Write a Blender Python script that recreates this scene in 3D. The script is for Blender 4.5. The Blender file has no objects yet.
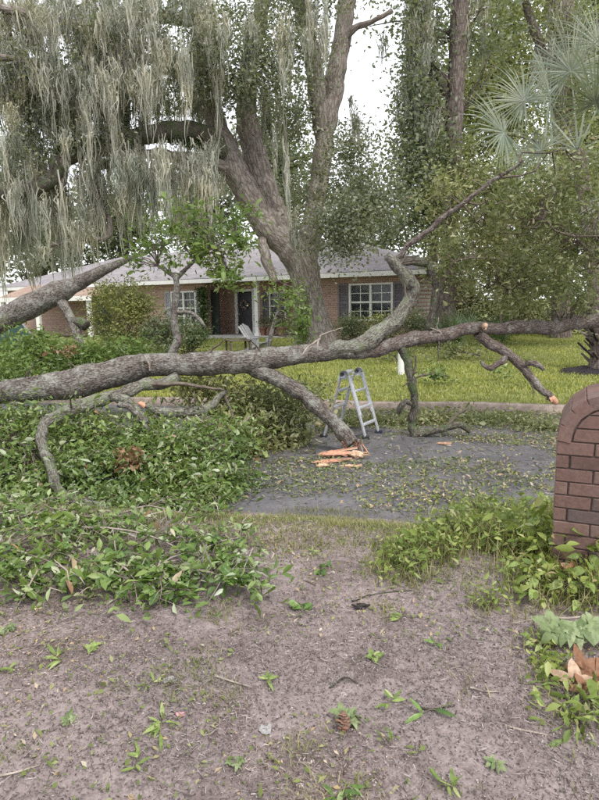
import bpy, math, random
import numpy as np
from mathutils import Vector, Matrix, noise as mnoise

random.seed(11)
RNG = np.random.default_rng(11)
SC = bpy.context.scene
COL = SC.collection
rad = math.radians

# ------------------------------------------------------------------ camera
CAM = np.array([0.0, 0.0, 1.65]); FPX = 600.0; PITCH = rad(9.2); ROLL = rad(1.0)
_f = np.array([0, math.cos(PITCH), -math.sin(PITCH)]); _u0 = np.array([0, math.sin(PITCH), math.cos(PITCH)]); _r0 = np.array([1.0, 0, 0])
RIGHT = math.cos(ROLL)*_r0 - math.sin(ROLL)*_u0
UP = math.cos(ROLL)*_u0 + math.sin(ROLL)*_r0
cam = bpy.data.cameras.new('camera'); camo = bpy.data.objects.new('camera', cam); COL.objects.link(camo)
M = Matrix.Identity(4)
for i in range(3):
    M[i][0] = RIGHT[i]; M[i][1] = UP[i]; M[i][2] = -_f[i]; M[i][3] = CAM[i]
camo.matrix_world = M
cam.sensor_fit = 'VERTICAL'; cam.sensor_height = 24; cam.sensor_width = 18; cam.lens = 18.0
cam.clip_start = 0.05; cam.clip_end = 2000
SC.camera = camo

# ------------------------------------------------------------------ world, sun, exposure (bright overcast)
W = bpy.data.worlds.new('World'); SC.world = W; W.use_nodes = True
wn = W.node_tree; bg = wn.nodes['Background']
sky = wn.nodes.new('ShaderNodeTexSky'); sky.sky_type = 'NISHITA'; sky.sun_disc = False
sky.sun_elevation = rad(52); sky.sun_rotation = rad(150)
mx = wn.nodes.new('ShaderNodeMix'); mx.data_type = 'RGBA'; mx.inputs[0].default_value = 0.88
mx.inputs[7].default_value = (6.7, 6.8, 7.1, 1)          # even cloud deck over the clear sky
wn.links.new(sky.outputs[0], mx.inputs[6]); wn.links.new(mx.outputs[2], bg.inputs[0])
bg.inputs[1].default_value = 0.13
sun = bpy.data.lights.new('sun', 'SUN'); sun.energy = 1.5; sun.angle = rad(12); sun.color = (1, .96, .9)
suno = bpy.data.objects.new('sun', sun); COL.objects.link(suno)
_el, _az = rad(52), rad(150)       # sun behind the camera, to its right
sd = Vector((math.sin(_az)*math.cos(_el), math.cos(_az)*math.cos(_el), math.sin(_el)))
suno.rotation_euler = sd.to_track_quat('Z', 'Y').to_euler(); suno.location = (0, 0, 60)
SC.view_settings.view_transform = 'Standard'; SC.view_settings.look = 'None'
SC.view_settings.exposure = 0.98; SC.view_settings.gamma = 1.0; SC.view_settings.use_curve_mapping = False
SC.cycles.max_bounces = 6; SC.cycles.diffuse_bounces = 3; SC.cycles.transparent_max_bounces = 6
SC.cycles.use_denoising = False

# ------------------------------------------------------------------ helpers
def ray(px, py):
    d = _f + RIGHT*((px-299.5)/FPX) + UP*((400-py)/FPX)
    return d/d[1]                      # scaled so that Y advances by 1
def at(px, py, Y):
    return CAM + ray(px, py)*Y
RC, RS = math.cos(rad(12)), math.sin(rad(12))       # the street runs turned by 12 degrees
def sstep(a, b, v):
    t = np.clip((v-a)/(b-a), 0, 1); return t*t*(3-2*t)
_perm = RNG.random((256, 256))
def vnoise(x, y):
    x = np.asarray(x, float); y = np.asarray(y, float)
    xi = np.floor(x).astype(int); yi = np.floor(y).astype(int); fx = x-xi; fy = y-yi
    fx = fx*fx*(3-2*fx); fy = fy*fy*(3-2*fy)
    g = lambda a, b: _perm[a % 256, b % 256]
    return (g(xi, yi)*(1-fx)+g(xi+1, yi)*fx)*(1-fy)+(g(xi, yi+1)*(1-fx)+g(xi+1, yi+1)*fx)*fy
def street(x, y): return np.asarray(y)*RC + np.asarray(x)*RS
V0, V1 = 5.4, 11.0
def ground_z(x, y):
    x = np.asarray(x, float); y = np.asarray(y, float); v = street(x, y)
    z = -0.37*sstep(4.1, 5.35, v)
    z = z + 0.16*sstep(11.03, 11.1, v) + 0.32*sstep(12, 24, v)
    near = 1-sstep(5.0, 5.6, v)
    z = z + near*((vnoise(x*1.7+9, y*1.7)-.5)*.07 + (vnoise(x*7, y*7+4)-.5)*.028 + (vnoise(x*30, y*30)-.5)*.007)
    z = z + sstep(11.2, 12, v)*((vnoise(x*.6, y*.6)-.5)*.14+(vnoise(x*3, y*3)-.5)*.03)
    return z
def road_z(x, y):
    v = street(x, y)
    return -0.33 + .04*(1-((v-8.3)/2.8)**2) + (vnoise(np.asarray(x)*5, np.asarray(y)*5)-.5)*.008
def surf_z(x, y):
    v = street(x, y)
    return np.where((v > V0) & (v < V1), road_z(x, y), ground_z(x, y))
def on_ground(px, py):
    d = ray(px, py); t = 1.0
    for k in range(3000):
        p = CAM+d*t
        if p[2] <= surf_z(p[0], p[1]): return p
        t += 0.01 if t < 15 else .05
    return CAM+d*t

ORG = {}
def link(o, parent=None):
    COL.objects.link(o)
    if parent is not None: o.parent = parent
def tag(o, label, cat, group=None):
    o['label'] = label; o['category'] = cat
    if group: o['group'] = group
    return o
def thing(name, loc, label, cat, group=None, rz=0.0):
    o = bpy.data.objects.new(name, None); link(o); o.empty_display_size = .2
    o.location = tuple(loc); o.rotation_euler = (0, 0, rz); ORG[o.name] = np.array(loc, float)
    return tag(o, label, cat, group)
def org(o): return ORG.get(o.name, np.zeros(3)) if o else np.zeros(3)
def mesh_np(name, V, F, mat, parent=None, uv=None, smooth=False, local=False, kind=None):
    """V (n,3), F (m,k) arrays with k = 3 or 4; world coordinates unless local"""
    V = np.asarray(V, np.float64)
    if parent is not None and not local: V = V - org(parent)
    V = V.astype(np.float32); F = np.asarray(F, np.int32); k = F.shape[1]; m = F.shape[0]
    me = bpy.data.meshes.new(name)
    me.vertices.add(len(V)); me.vertices.foreach_set('co', V.ravel())
    me.loops.add(m*k); me.loops.foreach_set('vertex_index', F.ravel())
    me.polygons.add(m); me.polygons.foreach_set('loop_start', np.arange(0, m*k, k, dtype=np.int32))
    if uv is not None:
        l = me.uv_layers.new(name='uv'); l.data.foreach_set('uv', np.asarray(uv, np.float32)[F.ravel()].ravel())
    if smooth: me.polygons.foreach_set('use_smooth', np.ones(m, bool))
    me.materials.append(mat); me.update(calc_edges=True); me.validate()
    o = bpy.data.objects.new(name, me); link(o, parent)
    if parent is not None: ORG[o.name] = org(parent)
    if kind: o['kind'] = kind
    return o
class G:
    """gathers boxes and the like into one mesh"""
    def __init__(s): s.v = []; s.f = []
    def add(s, vs, fs):
        b = len(s.v); s.v += [tuple(map(float, q)) for q in vs]; s.f += [tuple(b+i for i in f) for f in fs]; return s
    def box(s, x0, x1, y0, y1, z0, z1):
        return s.add([(x0, y0, z0), (x1, y0, z0), (x1, y1, z0), (x0, y1, z0), (x0, y0, z1), (x1, y0, z1), (x1, y1, z1), (x0, y1, z1)],
              [(3, 2, 1, 0), (4, 5, 6, 7), (0, 1, 5, 4), (1, 2, 6, 5), (2, 3, 7, 6), (3, 0, 4, 7)])
    def bar(s, a, b, w, h, side=(0, 0, 1)):
        a = Vector(a); b = Vector(b); d = (b-a).normalized(); u = d.cross(Vector(side))
        if u.length < 1e-4: u = d.cross(Vector((1, 0, 0)))
        u.normalize(); w2 = u*(w/2); h2 = u.cross(d)*(h/2)
        q = [p+i*w2+j*h2 for p in (a, b) for i, j in ((-1, -1), (1, -1), (1, 1), (-1, 1))]
        return s.add(q, [(3, 2, 1, 0), (4, 5, 6, 7), (0, 1, 5, 4), (1, 2, 6, 5), (2, 3, 7, 6), (3, 0, 4, 7)])
    def build(s, name, mat, parent=None, local=True, bevel=0, smooth=False):
        me = bpy.data.meshes.new(name); v = s.v
        if parent is not None and not local:
            o_ = org(parent); v = [tuple(np.array(q)-o_) for q in v]
        me.from_pydata(v, [], s.f); me.materials.append(mat)
        if smooth: me.polygons.foreach_set('use_smooth', np.ones(len(me.polygons), bool))
        o = bpy.data.objects.new(name, me); link(o, parent)
        if parent is not None: ORG[o.name] = org(parent)
        if bevel:
            m = o.modifiers.new('bevel', 'BEVEL'); m.width = bevel; m.segments = 1
        return o

def smooth_path(P, R, step):
    P = np.asarray(P, float); R = np.asarray(R, float)
    if len(P) == 2:
        n = max(2, int(np.linalg.norm(P[1]-P[0])/step)+1); t = np.linspace(0, 1, n)[:, None]
        return P[0]*(1-t)+P[1]*t, (R[0]*(1-t)+R[1]*t)[:, 0]
    Q = np.vstack([2*P[0]-P[1], P, 2*P[-1]-P[-2]]); out = []; ro = []
    for i in range(len(P)-1):
        a, b, c, d = Q[i:i+4]; n = max(2, int(np.linalg.norm(c-b)/step)+1)
        t = np.linspace(0, 1, n, endpoint=(i == len(P)-2))[:, None]
        out.append(.5*((2*b)+(c-a)*t+(2*a-5*b+4*c-d)*t**2+(-a+3*b-3*c+d)*t**3))
        ro.append((R[i]*(1-t)+R[i+1]*t)[:, 0])
    return np.vstack(out), np.concatenate(ro)
class Tubes:
    def __init__(s): s.V = []; s.F = []; s.U = []; s.n = 0
    def add(s, P, R, sides=8, step=.1, rough=0.0, nscale=4.0, wander=0.0):
        C, r = smooth_path(P, R, step); n = len(C)
        if wander:
            for i in range(1, n-1):
                q = np.array(mnoise.noise_vector(Vector(C[i]*2.3)))+.45*np.array(mnoise.noise_vector(Vector(C[i]*7+Vector((3, 1, 7))))); C[i] += q*wander*1.3
        T = np.gradient(C, axis=0); T /= np.linalg.norm(T, axis=1)[:, None]+1e-9
        up = np.array([0, 0, 1.0]) if abs(T[0][2]) < .9 else np.array([1.0, 0, 0])
        N = np.zeros_like(C); N[0] = np.cross(T[0], up); N[0] /= np.linalg.norm(N[0])
        for i in range(1, n):
            q = N[i-1]-T[i]*np.dot(N[i-1], T[i]); N[i] = q/(np.linalg.norm(q)+1e-9)
        B = np.cross(T, N); a = np.linspace(0, 2*math.pi, sides+1)
        D = N[:, None, :]*np.cos(a)[None, :, None]+B[:, None, :]*np.sin(a)[None, :, None]
        rr = np.repeat(r[:, None], sides+1, 1)
        if rough:
            ps = RNG.uniform(0, 50)
            for i in range(n):
                rr[i] *= 1+rough*.9*mnoise.noise(Vector((i*step/max(r.mean(), .01)*.45, ps, 0)))
                for j in range(sides):
                    p = Vector(C[i]+D[i, j]*r[i]*1.0)
                    k = mnoise.noise(p*nscale)*.6+mnoise.noise(p*nscale*2.7)*.3+mnoise.noise(p*nscale*6)*.18
                    rr[i, j] *= 1+rough*k
                rr[i, sides] = rr[i, 0]
        V = C[:, None, :]+D*rr[:, :, None]
        L = np.concatenate([[0], np.cumsum(np.linalg.norm(np.diff(C, axis=0), axis=1))])
        U = np.stack([np.repeat((a/(2*math.pi))[None]*6.283*max(r.mean(), .01), n, 0), np.repeat(L[:, None], sides+1, 1)], -1)
        i, j = np.meshgrid(np.arange(n-1), np.arange(sides), indexing='ij'); b = s.n+i*(sides+1)+j
        F = np.stack([b, b+1, b+sides+2, b+sides+1], -1).reshape(-1, 4)
        V = V.reshape(-1, 3); U = U.reshape(-1, 2)
        s.V.append(V); s.U.append(U); s.F.append(F); s.n += len(V)
        for e, c in ((0, C[0]), (n-1, C[-1])):                # caps, as quads folded on a middle point
            s.V.append(c[None]); s.U.append(np.zeros((1, 2))); ci = s.n; s.n += 1
            base = ci - len(V) - (0 if e == 0 else 1)
            q = [[base+e*(sides+1)+k, base+e*(sides+1)+k+1, base+e*(sides+1)+min(k+2, sides), ci] for k in range(0, sides, 2)]
            s.F.append(np.array(q))
        return s
    def px(s, pts, step_px=None, **k):
        """pts: (px, py, depth, radius in px)"""
        P = [at(a, b, Y) for a, b, Y, r in pts]; R = [r*Y/FPX for a, b, Y, r in pts]
        return s.add(P, R, **k)
    def build(s, name, mat, parent, smooth=True, kind=None, local=False):
        return mesh_np(name, np.vstack(s.V), np.vstack(s.F), mat, parent, np.vstack(s.U), smooth, local, kind)

# --- leaves
T2 = (np.array([[0, 0, 0], [.5, .45, .08], [0, 1, -.05], [-.5, .45, .08]]), np.array([[0, 1, 2], [0, 2, 3]]))
T4 = (np.array([[0, 0, 0], [.34, .38, .07], [.42, .72, .05], [0, 1, -.14], [-.42, .72, .05], [-.34, .38, .07], [0, .55, 0]]),
      np.array([[0, 1, 6], [1, 2, 6], [2, 3, 6], [3, 4, 6], [4, 5, 6], [5, 0, 6]]))
def leaf_arrays(P, L, wl=.5, up=.35, droop=0.0, tmpl=T2, axis=None):
    N = len(P)
    d = RNG.normal(size=(N, 3)); d[:, 2] = d[:, 2]*.7 - droop
    if axis is not None: d = d*.6+axis
    d /= np.linalg.norm(d, axis=1)[:, None]+1e-9
    n = RNG.normal(size=(N, 3)); n[:, 2] += up*3
    n -= d*np.sum(n*d, 1)[:, None]; n /= np.linalg.norm(n, axis=1)[:, None]+1e-9
    s = np.cross(d, n)
    L = np.asarray(L)*np.ones(N)*RNG.uniform(.65, 1.25, N)
    t, f = tmpl
    V = P[:, None, :] + L[:, None, None]*(t[None, :, 0:1]*s[:, None, :]*wl*2*.5 + t[None, :, 1:2]*d[:, None, :] + t[None, :, 2:3]*n[:, None, :])
    F = f[None]+(np.arange(N)*len(t))[:, None, None]
    return V.reshape(-1, 3), F.reshape(-1, 3)
def leaves(name, P, L, mat, parent, kind=None, **k):
    V, F = leaf_arrays(np.asarray(P), L, **k)
    return mesh_np(name, V, F, mat, parent, kind=kind)
def cloud(specs, sub=40, spread=.22, shell=.5):
    """specs: (px, py, depth, rx px, rz px, count): leaf positions in clumps through an ellipsoid"""
    out = []; cen = []
    for s in specs:
        px, py, Y, rx, rz, n = s[:6]
        C = at(px, py, Y); a = rx*Y/FPX; c = rz*Y/FPX; b = (s[6] if len(s) > 6 else .8*(a+c)/2)
        k = max(1, n//sub)
        q = RNG.normal(size=(k, 3)); ql = np.linalg.norm(q, axis=1)[:, None]; q = q/ql*np.minimum(ql*.52, 1.25)
        w = RNG.normal(size=(6, 3)); w /= np.linalg.norm(w, axis=1)[:, None]         # a few lobes and hollows make the outline uneven
        q *= (1+.32*np.sin(3*(q@w.T)).mean(1)*2.2)[:, None]
        S = C+q*np.array([a, b, c]); cen.append(S)
        m = np.maximum(3, (sub*RNG.lognormal(-.18, .6, k)).astype(int))
        sp = spread*RNG.uniform(.5, 1.5, k)
        idx = np.repeat(np.arange(k), m)
        out.append(S[idx]+RNG.normal(size=(len(idx), 3))*sp[idx][:, None]*np.array([1, 1, .75]))
    return np.vstack(out), np.vstack(cen)
def twigs(tb, starts, ends, r0=.012, sag=.1, sides=4):
    for a, b in zip(starts, ends):
        a = np.asarray(a); b = np.asarray(b); m = (a+b)/2+RNG.normal(size=3)*np.linalg.norm(b-a)*.12; m[2] += sag*np.linalg.norm(b-a)
        tb.add([a, m, b], [r0, r0*.7, r0*.35], sides=sides, step=max(.08, np.linalg.norm(b-a)/5))
def blades(P, h, w, lean=.5, yaw=None):
    """one bent, two-piece blade for each point"""
    N = len(P); a = RNG.uniform(0, 2*math.pi, N) if yaw is None else yaw
    h = h*RNG.uniform(.5, 1.3, N); l = lean*RNG.uniform(.1, 1.2, N)*h
    dx = np.stack([np.cos(a), np.sin(a), np.zeros(N)], 1); dw = np.stack([-np.sin(a), np.cos(a), np.zeros(N)], 1)*(w/2)
    z = np.array([0, 0, 1.0])
    mid = P+z*(h*.6)[:, None]+dx*(l*.35)[:, None]; tip = P+z*h[:, None]+dx*l[:, None]
    V = np.stack([P-dw, P+dw, mid+dw*.8, mid-dw*.8, tip], 1).reshape(-1, 3)
    b = (np.arange(N)*5)[:, None]
    F = np.concatenate([b+np.array([[0, 1, 2]]), b+np.array([[0, 2, 3]]), b+np.array([[3, 2, 4]])])
    return V, F
def slivers(P, L, w, tilt=.15):
    """thin flat bits lying about: needles, bark, straw"""
    N = len(P); a = RNG.uniform(0, 2*math.pi, N); L = L*RNG.uniform(.4, 1.4, N); W_ = w*RNG.uniform(.5, 1.6, N)
    d = np.stack([np.cos(a), np.sin(a), RNG.normal(0, tilt, N)], 1)*(L/2)[:, None]
    s = np.stack([-np.sin(a), np.cos(a), RNG.normal(0, .5, N)], 1)*(W_/2)[:, None]
    bend = s*RNG.normal(0, 4, N)[:, None]; bend[:, 2] = np.abs(bend[:, 2])
    V = np.stack([P-d-s*.6, P-d+s*.6, P+bend+s, P+bend-s, P+d], 1).reshape(-1, 3)
    b = (np.arange(N)*5)[:, None]
    F = np.concatenate([b+np.array([[0, 1, 2]]), b+np.array([[0, 2, 3]]), b+np.array([[3, 2, 4]])])
    return V, F

# ------------------------------------------------------------------ materials
def new_mat(name, rough=.8, spec=.3):
    m = bpy.data.materials.new(name); m.use_nodes = True; nt = m.node_tree; b = nt.nodes['Principled BSDF']
    b.inputs['Roughness'].default_value = rough; b.inputs['Specular IOR Level'].default_value = spec
    return m, nt, b
def nd(nt, t, **kw):
    n = nt.nodes.new(t)
    for k, v in kw.items(): setattr(n, k, v)
    return n
def ramp(nt, src, stops, interp='LINEAR'):
    r = nd(nt, 'ShaderNodeValToRGB'); e = r.color_ramp; e.interpolation = interp
    while len(e.elements) < len(stops): e.elements.new(.5)
    for q, (p, c) in zip(e.elements, stops): q.position = p; q.color = (*c, 1) if len(c) == 3 else c
    nt.links.new(src, r.inputs[0]); return r.outputs[0]
def noise(nt, vec, scale, detail=4, rough=.6, dist=0):
    n = nd(nt, 'ShaderNodeTexNoise'); n.inputs['Scale'].default_value = scale; n.inputs['Detail'].default_value = detail
    n.inputs['Roughness'].default_value = rough; n.inputs['Distortion'].default_value = dist
    if vec: nt.links.new(vec, n.inputs['Vector'])
    return n.outputs[0]
def mix(nt, fac, a, b, mode='MIX'):
    n = nd(nt, 'ShaderNodeMix', data_type='RGBA', blend_type=mode)
    for s, v in ((0, fac), (6, a), (7, b)):
        if isinstance(v, (int, float)): n.inputs[s].default_value = v
        elif isinstance(v, tuple): n.inputs[s].default_value = (*v, 1)
        else: nt.links.new(v, n.inputs[s])
    return n.outputs[2]
def bump(nt, b, h, strength=.5, dist=.02):
    n = nd(nt, 'ShaderNodeBump'); n.inputs['Strength'].default_value = strength; n.inputs['Distance'].default_value = dist
    nt.links.new(h, n.inputs['Height']); nt.links.new(n.outputs[0], b.inputs['Normal'])
def pos(nt): return nd(nt, 'ShaderNodeNewGeometry').outputs['Position']
def island(nt): return nd(nt, 'ShaderNodeNewGeometry').outputs['Random Per Island']
def objrand(nt): return nd(nt, 'ShaderNodeObjectInfo').outputs['Random']

def plain(name, c, rough=.7, spec=.3, var=.12, scale=12, metal=0):
    m, nt, b = new_mat(name, rough, spec); b.inputs['Metallic'].default_value = metal
    n = noise(nt, pos(nt), scale, 5)
    c = np.array(c)
    nt.links.new(ramp(nt, n, [(.3, tuple(c*(1-var*2))), (.7, tuple(np.minimum(c*(1+var*2), 1)))]), b.inputs['Base Color'])
    return m
def leaf_mat(name, stops, trans=.3, rough=.5, per='island', spec=.3):
    m, nt, b = new_mat(name, rough, spec)
    src = island(nt) if per == 'island' else objrand(nt)
    col = ramp(nt, src, stops)
    if per == 'island':                                # clumps differ in hue from one another
        ln = ramp(nt, noise(nt, pos(nt), .9, 4, .6), [(.35, (.82, .88, .86)), (.5, (1, 1, 1)), (.66, (1.2, 1.14, 1.0))])
        col = mix(nt, 1.0, col, ln, 'MULTIPLY')
    if per == 'object':                                # mottled blades: blemishes and paler patches within a leaf
        mo = ramp(nt, noise(nt, pos(nt), 55, 5, .65), [(.32, (.62, .60, .55)), (.5, (1, 1, 1)), (.72, (1.28, 1.22, 1.15))])
        col = mix(nt, 1.0, col, mo, 'MULTIPLY')
    nt.links.new(col, b.inputs['Base Color'])
    t = nd(nt, 'ShaderNodeBsdfTranslucent'); nt.links.new(mix(nt, .5, col, (.30, .38, .06)), t.inputs[0])
    mxs = nd(nt, 'ShaderNodeMixShader'); mxs.inputs[0].default_value = trans
    nt.links.new(b.outputs[0], mxs.inputs[1]); nt.links.new(t.outputs[0], mxs.inputs[2])
    nt.links.new(mxs.outputs[0], nt.nodes['Material Output'].inputs[0])
    return m
def bark_mat(name, dark, mid, light, lichen=(.42, .44, .38), lich=.5, moss=None, su=11, sv=3.2, bs=1.0):
    m, nt, b = new_mat(name, .92, .15)
    uv = nd(nt, 'ShaderNodeUVMap').outputs[0]
    mp = nd(nt, 'ShaderNodeMapping'); mp.inputs['Scale'].default_value = (su, sv, 1); nt.links.new(uv, mp.inputs[0])
    h = noise(nt, mp.outputs[0], 3.0, 8, .72, 1.0)
    vo = nd(nt, 'ShaderNodeTexVoronoi', feature='DISTANCE_TO_EDGE'); vo.inputs['Scale'].default_value = 4.5; nt.links.new(mix(nt, .12, mp.outputs[0], nd(nt, 'ShaderNodeTexNoise').outputs[1]), vo.inputs['Vector'])
    vr = ramp(nt, vo.outputs[0], [(0, (.22, .22, .22)), (.22, (.62, .62, .62))])
    h2 = noise(nt, pos(nt), 45, 5, .7)
    hh = mix(nt, .35, mix(nt, .45, h, h2), vr)
    col = ramp(nt, hh, [(.36, dark), (.5, mid), (.62, light)])  # shade of the bark crevices is put into the colour, besides the bump
    p = pos(nt)
    l1 = ramp(nt, mix(nt, .5, noise(nt, p, 5, 5, .7), noise(nt, p, 28, 6, .75)), [(lich-.03, (0, 0, 0)), (lich+.10, (.8, .8, .8))])
    col = mix(nt, l1, col, lichen)
    if moss:
        l2 = ramp(nt, noise(nt, p, 5, 6, .7), [(.52, (0, 0, 0)), (.6, (1, 1, 1))]); col = mix(nt, l2, col, moss)
    nt.links.new(col, b.inputs['Base Color']); bump(nt, b, hh, bs, .05)
    return m

def soil_material():
    m, nt, b = new_mat('soil_and_lawn', .95, .15); p = pos(nt)
    n1 = noise(nt, p, 1.1, 5, .6); n2 = noise(nt, p, 26, 6, .75); n3 = noise(nt, p, 110, 3, .6)
    soil = ramp(nt, mix(nt, .45, n2, n3), [(.32, (.095, .074, .069)), (.5, (.22, .178, .170)), (.66, (.36, .302, .29))])
    soil = mix(nt, ramp(nt, n1, [(.40, (0, 0, 0)), (.60, (.6, .6, .6))]), soil, (.30, .245, .232))
    soil = mix(nt, ramp(nt, noise(nt, p, 2.3, 6, .65, .6), [(.50, (0, 0, 0)), (.66, (.75, .75, .75))]), soil, (.105, .08, .072))
    grass = ramp(nt, noise(nt, p, 5, 6, .7), [(.35, (.11, .115, .045)), (.5, (.18, .195, .065)), (.68, (.26, .27, .10))])
    vd = nd(nt, 'ShaderNodeVectorMath', operation='DOT_PRODUCT'); nt.links.new(p, vd.inputs[0]); vd.inputs[1].default_value = (RS, RC, 0)
    ml = nd(nt, 'ShaderNodeMath', operation='GREATER_THAN'); nt.links.new(vd.outputs['Value'], ml.inputs[0]); ml.inputs[1].default_value = 11.12
    col = mix(nt, ml.outputs[0], soil, grass)
    nt.links.new(col, b.inputs['Base Color']); bump(nt, b, mix(nt, .5, n2, n3), .7, .012)
    return m
def asphalt_material():
    m, nt, b = new_mat('asphalt', .85, .3); p = pos(nt)
    n1 = noise(nt, p, 1.6, 5, .65); n2 = noise(nt, p, 60, 4, .7)
    col = ramp(nt, mix(nt, .5, n1, n2), [(.3, (.065, .062, .064)), (.5, (.115, .110, .114)), (.7, (.19, .18, .18))])
    v = nd(nt, 'ShaderNodeTexVoronoi', feature='DISTANCE_TO_EDGE'); v.inputs['Scale'].default_value = 1.1
    wv = mix(nt, .35, p, nd(nt, 'ShaderNodeTexNoise').outputs[1]); nt.links.new(wv, v.inputs['Vector'])
    cr = ramp(nt, v.outputs[0], [(.002, (.9, .9, .9)), (.008, (0, 0, 0))])
    col = mix(nt, cr, col, (.045, .045, .045)); nt.links.new(col, b.inputs['Base Color'])
    bump(nt, b, mix(nt, cr, n2, (0, 0, 0)), .5, .01)
    return m
def brick_wall_material():
    m, nt, b = new_mat('house_brick', .9, .2)
    tc = nd(nt, 'ShaderNodeTexCoord').outputs['Object']
    mp = nd(nt, 'ShaderNodeMapping'); mp.inputs['Rotation'].default_value = (rad(90), 0, 0); nt.links.new(tc, mp.inputs[0])
    t = nd(nt, 'ShaderNodeTexBrick'); t.inputs['Scale'].default_value = 1; t.inputs['Brick Width'].default_value = .21
    t.inputs['Row Height'].default_value = .075; t.inputs['Mortar Size'].default_value = .008
    t.inputs['Color1'].default_value = (.27, .15, .115, 1); t.inputs['Color2'].default_value = (.37, .225, .18, 1); t.inputs['Mortar'].default_value = (.42, .38, .34, 1)
    nt.links.new(mp.outputs[0], t.inputs['Vector']); nt.links.new(t.outputs[0], b.inputs['Base Color'])
    return m
def shingle_material(name, a, c):
    m, nt, b = new_mat(name, .9, .2); tc = nd(nt, 'ShaderNodeTexCoord').outputs['Object']
    t = nd(nt, 'ShaderNodeTexBrick'); t.inputs['Scale'].default_value = 1; t.inputs['Brick Width'].default_value = .33
    t.inputs['Row Height'].default_value = .14; t.inputs['Mortar Size'].default_value = .006
    t.inputs['Color1'].default_value = (*a, 1); t.inputs['Color2'].default_value = (*c, 1); t.inputs['Mortar'].default_value = tuple(.6*np.array(a))+(1,)
    nt.links.new(tc, t.inputs['Vector'])
    n = ramp(nt, noise(nt, tc, .9, 5, .65), [(.3, (.82, .82, .82)), (.7, (1.1, 1.1, 1.1))])
    nt.links.new(mix(nt, 1.0, t.outputs[0], n, 'MULTIPLY'), b.inputs['Base Color'])
    return m
def pillar_brick_material():
    m, nt, b = new_mat('pillar_brick', .85, .25); p = pos(nt)
    r = objrand(nt)
    c = ramp(nt, r, [(0, (.12, .074, .062)), (.35, (.16, .10, .082)), (.7, (.20, .13, .107)), (.93, (.16, .112, .097)), (.99, (.08, .065, .065))])
    n = noise(nt, p, 45, 6, .7); n2 = noise(nt, p, 7, 4, .6)
    c = mix(nt, .55, c, ramp(nt, n, [(.3, (.45, .42, .42)), (.72, (1.25, 1.2, 1.2))]), 'MULTIPLY')
    c = mix(nt, ramp(nt, n2, [(.55, (0, 0, 0)), (.75, (.35, .35, .35))]), c, (.25, .18, .165))
    nt.links.new(c, b.inputs['Base Color']); bump(nt, b, n, .45, .004)
    return m
def glass_material():
    m, nt, b = new_mat('window_glass', .06, .6); b.inputs['Base Color'].default_value = (.05, .06, .065, 1)
    tr = nd(nt, 'ShaderNodeBsdfTransparent'); mxs = nd(nt, 'ShaderNodeMixShader'); mxs.inputs[0].default_value = .55
    nt.links.new(b.outputs[0], mxs.inputs[1]); nt.links.new(tr.outputs[0], mxs.inputs[2]); nt.links.new(mxs.outputs[0], nt.nodes['Material Output'].inputs[0])
    return m
M_soil = soil_material(); M_asph = asphalt_material()
M_kerb = plain('kerb_concrete', (.30, .24, .20), .9, .2, .2, 9)
M_brickwall = brick_wall_material(); M_shingle = shingle_material('grey_shingle', (.25, .228, .235), (.32, .292, .30)); M_shingle2 = shingle_material('brown_shingle', (.30, .21, .17), (.38, .28, .22))
M_pbrick = pillar_brick_material(); M_mortar = plain('dark_mortar', (.10, .078, .068), .95, .1, .2, 40)
M_white = plain('white_trim', (.74, .73, .70), .5, .3, .04, 4); M_shut = plain('grey_shutter', (.16, .15, .17), .6, .3, .06, 6); M_shutl = plain('pale_grey_shutter', (.38, .38, .41), .6, .3, .05, 6)
M_door = plain('dark_door', (.035, .035, .042), .4, .4, .1, 4); M_dark = plain('dark_green_panel', (.045, .055, .05), .7, .2, .1, 4)
M_glass = glass_material(); M_curtain = plain('curtain', (.55, .56, .58), .9, .1, .08, 3)
M_conc = plain('porch_concrete', (.38, .36, .34), .9, .2, .1, 6)
M_alu = plain('aluminium', (.56, .57, .60), .42, .5, .1, 25, .55); M_plas = plain('black_plastic', (.03, .035, .045), .5, .4, .1, 10)
M_yel = plain('yellow_sticker', (.72, .55, .05), .5, .3, .08, 20)
M_oakbark = bark_mat('oak_bark', (.10, .08, .07), (.25, .21, .185), (.40, .35, .315), (.36, .37, .32), .54, su=2.8, sv=.75, bs=1.2)
M_fallbark = bark_mat('fallen_bark', (.045, .036, .03), (.145, .12, .104), (.29, .255, .225), (.37, .375, .33), .50)
M_mossbark = bark_mat('lichen_bark', (.05, .042, .034), (.155, .138, .114), (.29, .268, .236), (.40, .42, .35), .50, (.19, .205, .13))
M_redbark = bark_mat('red_brown_bark', (.06, .045, .038), (.165, .128, .113), (.30, .24, .215), (.40, .39, .35), .52)
M_darkbark = bark_mat('dark_mossy_bark', (.05, .045, .035), (.12, .105, .085), (.22, .20, .17), (.33, .36, .28), .53, (.09, .12, .05))
M_pinebark = bark_mat('pine_bark', (.07, .055, .048), (.17, .135, .12), (.29, .24, .215), (.33, .33, .30), .58, su=2.8, sv=.8, bs=1.2)
M_twig = plain('twig', (.13, .105, .085), .9, .15, .2, 20)
M_dtwig = plain('dry_twig', (.30, .255, .215), .9, .15, .2, 20)
M_splint = plain('split_wood', (.50, .27, .18), .8, .2, .18, 30)
M_splint2 = plain('pale_split_wood', (.60, .41, .28), .8, .2, .15, 30)
M_oakleaf = leaf_mat('oak_leaf', [(0, (.10, .108, .078)), (.4, (.17, .18, .13)), (.75, (.25, .26, .195)), (1, (.38, .385, .31))], .38)
M_bgleaf = leaf_mat('far_leaf', [(0, (.08, .10, .06)), (.5, (.14, .165, .10)), (1, (.25, .27, .17))], .36)
M_bluleaf = leaf_mat('bluish_leaf', [(0, (.11, .13, .09)), (.5, (.175, .20, .145)), (1, (.29, .315, .245))], .38)
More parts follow.
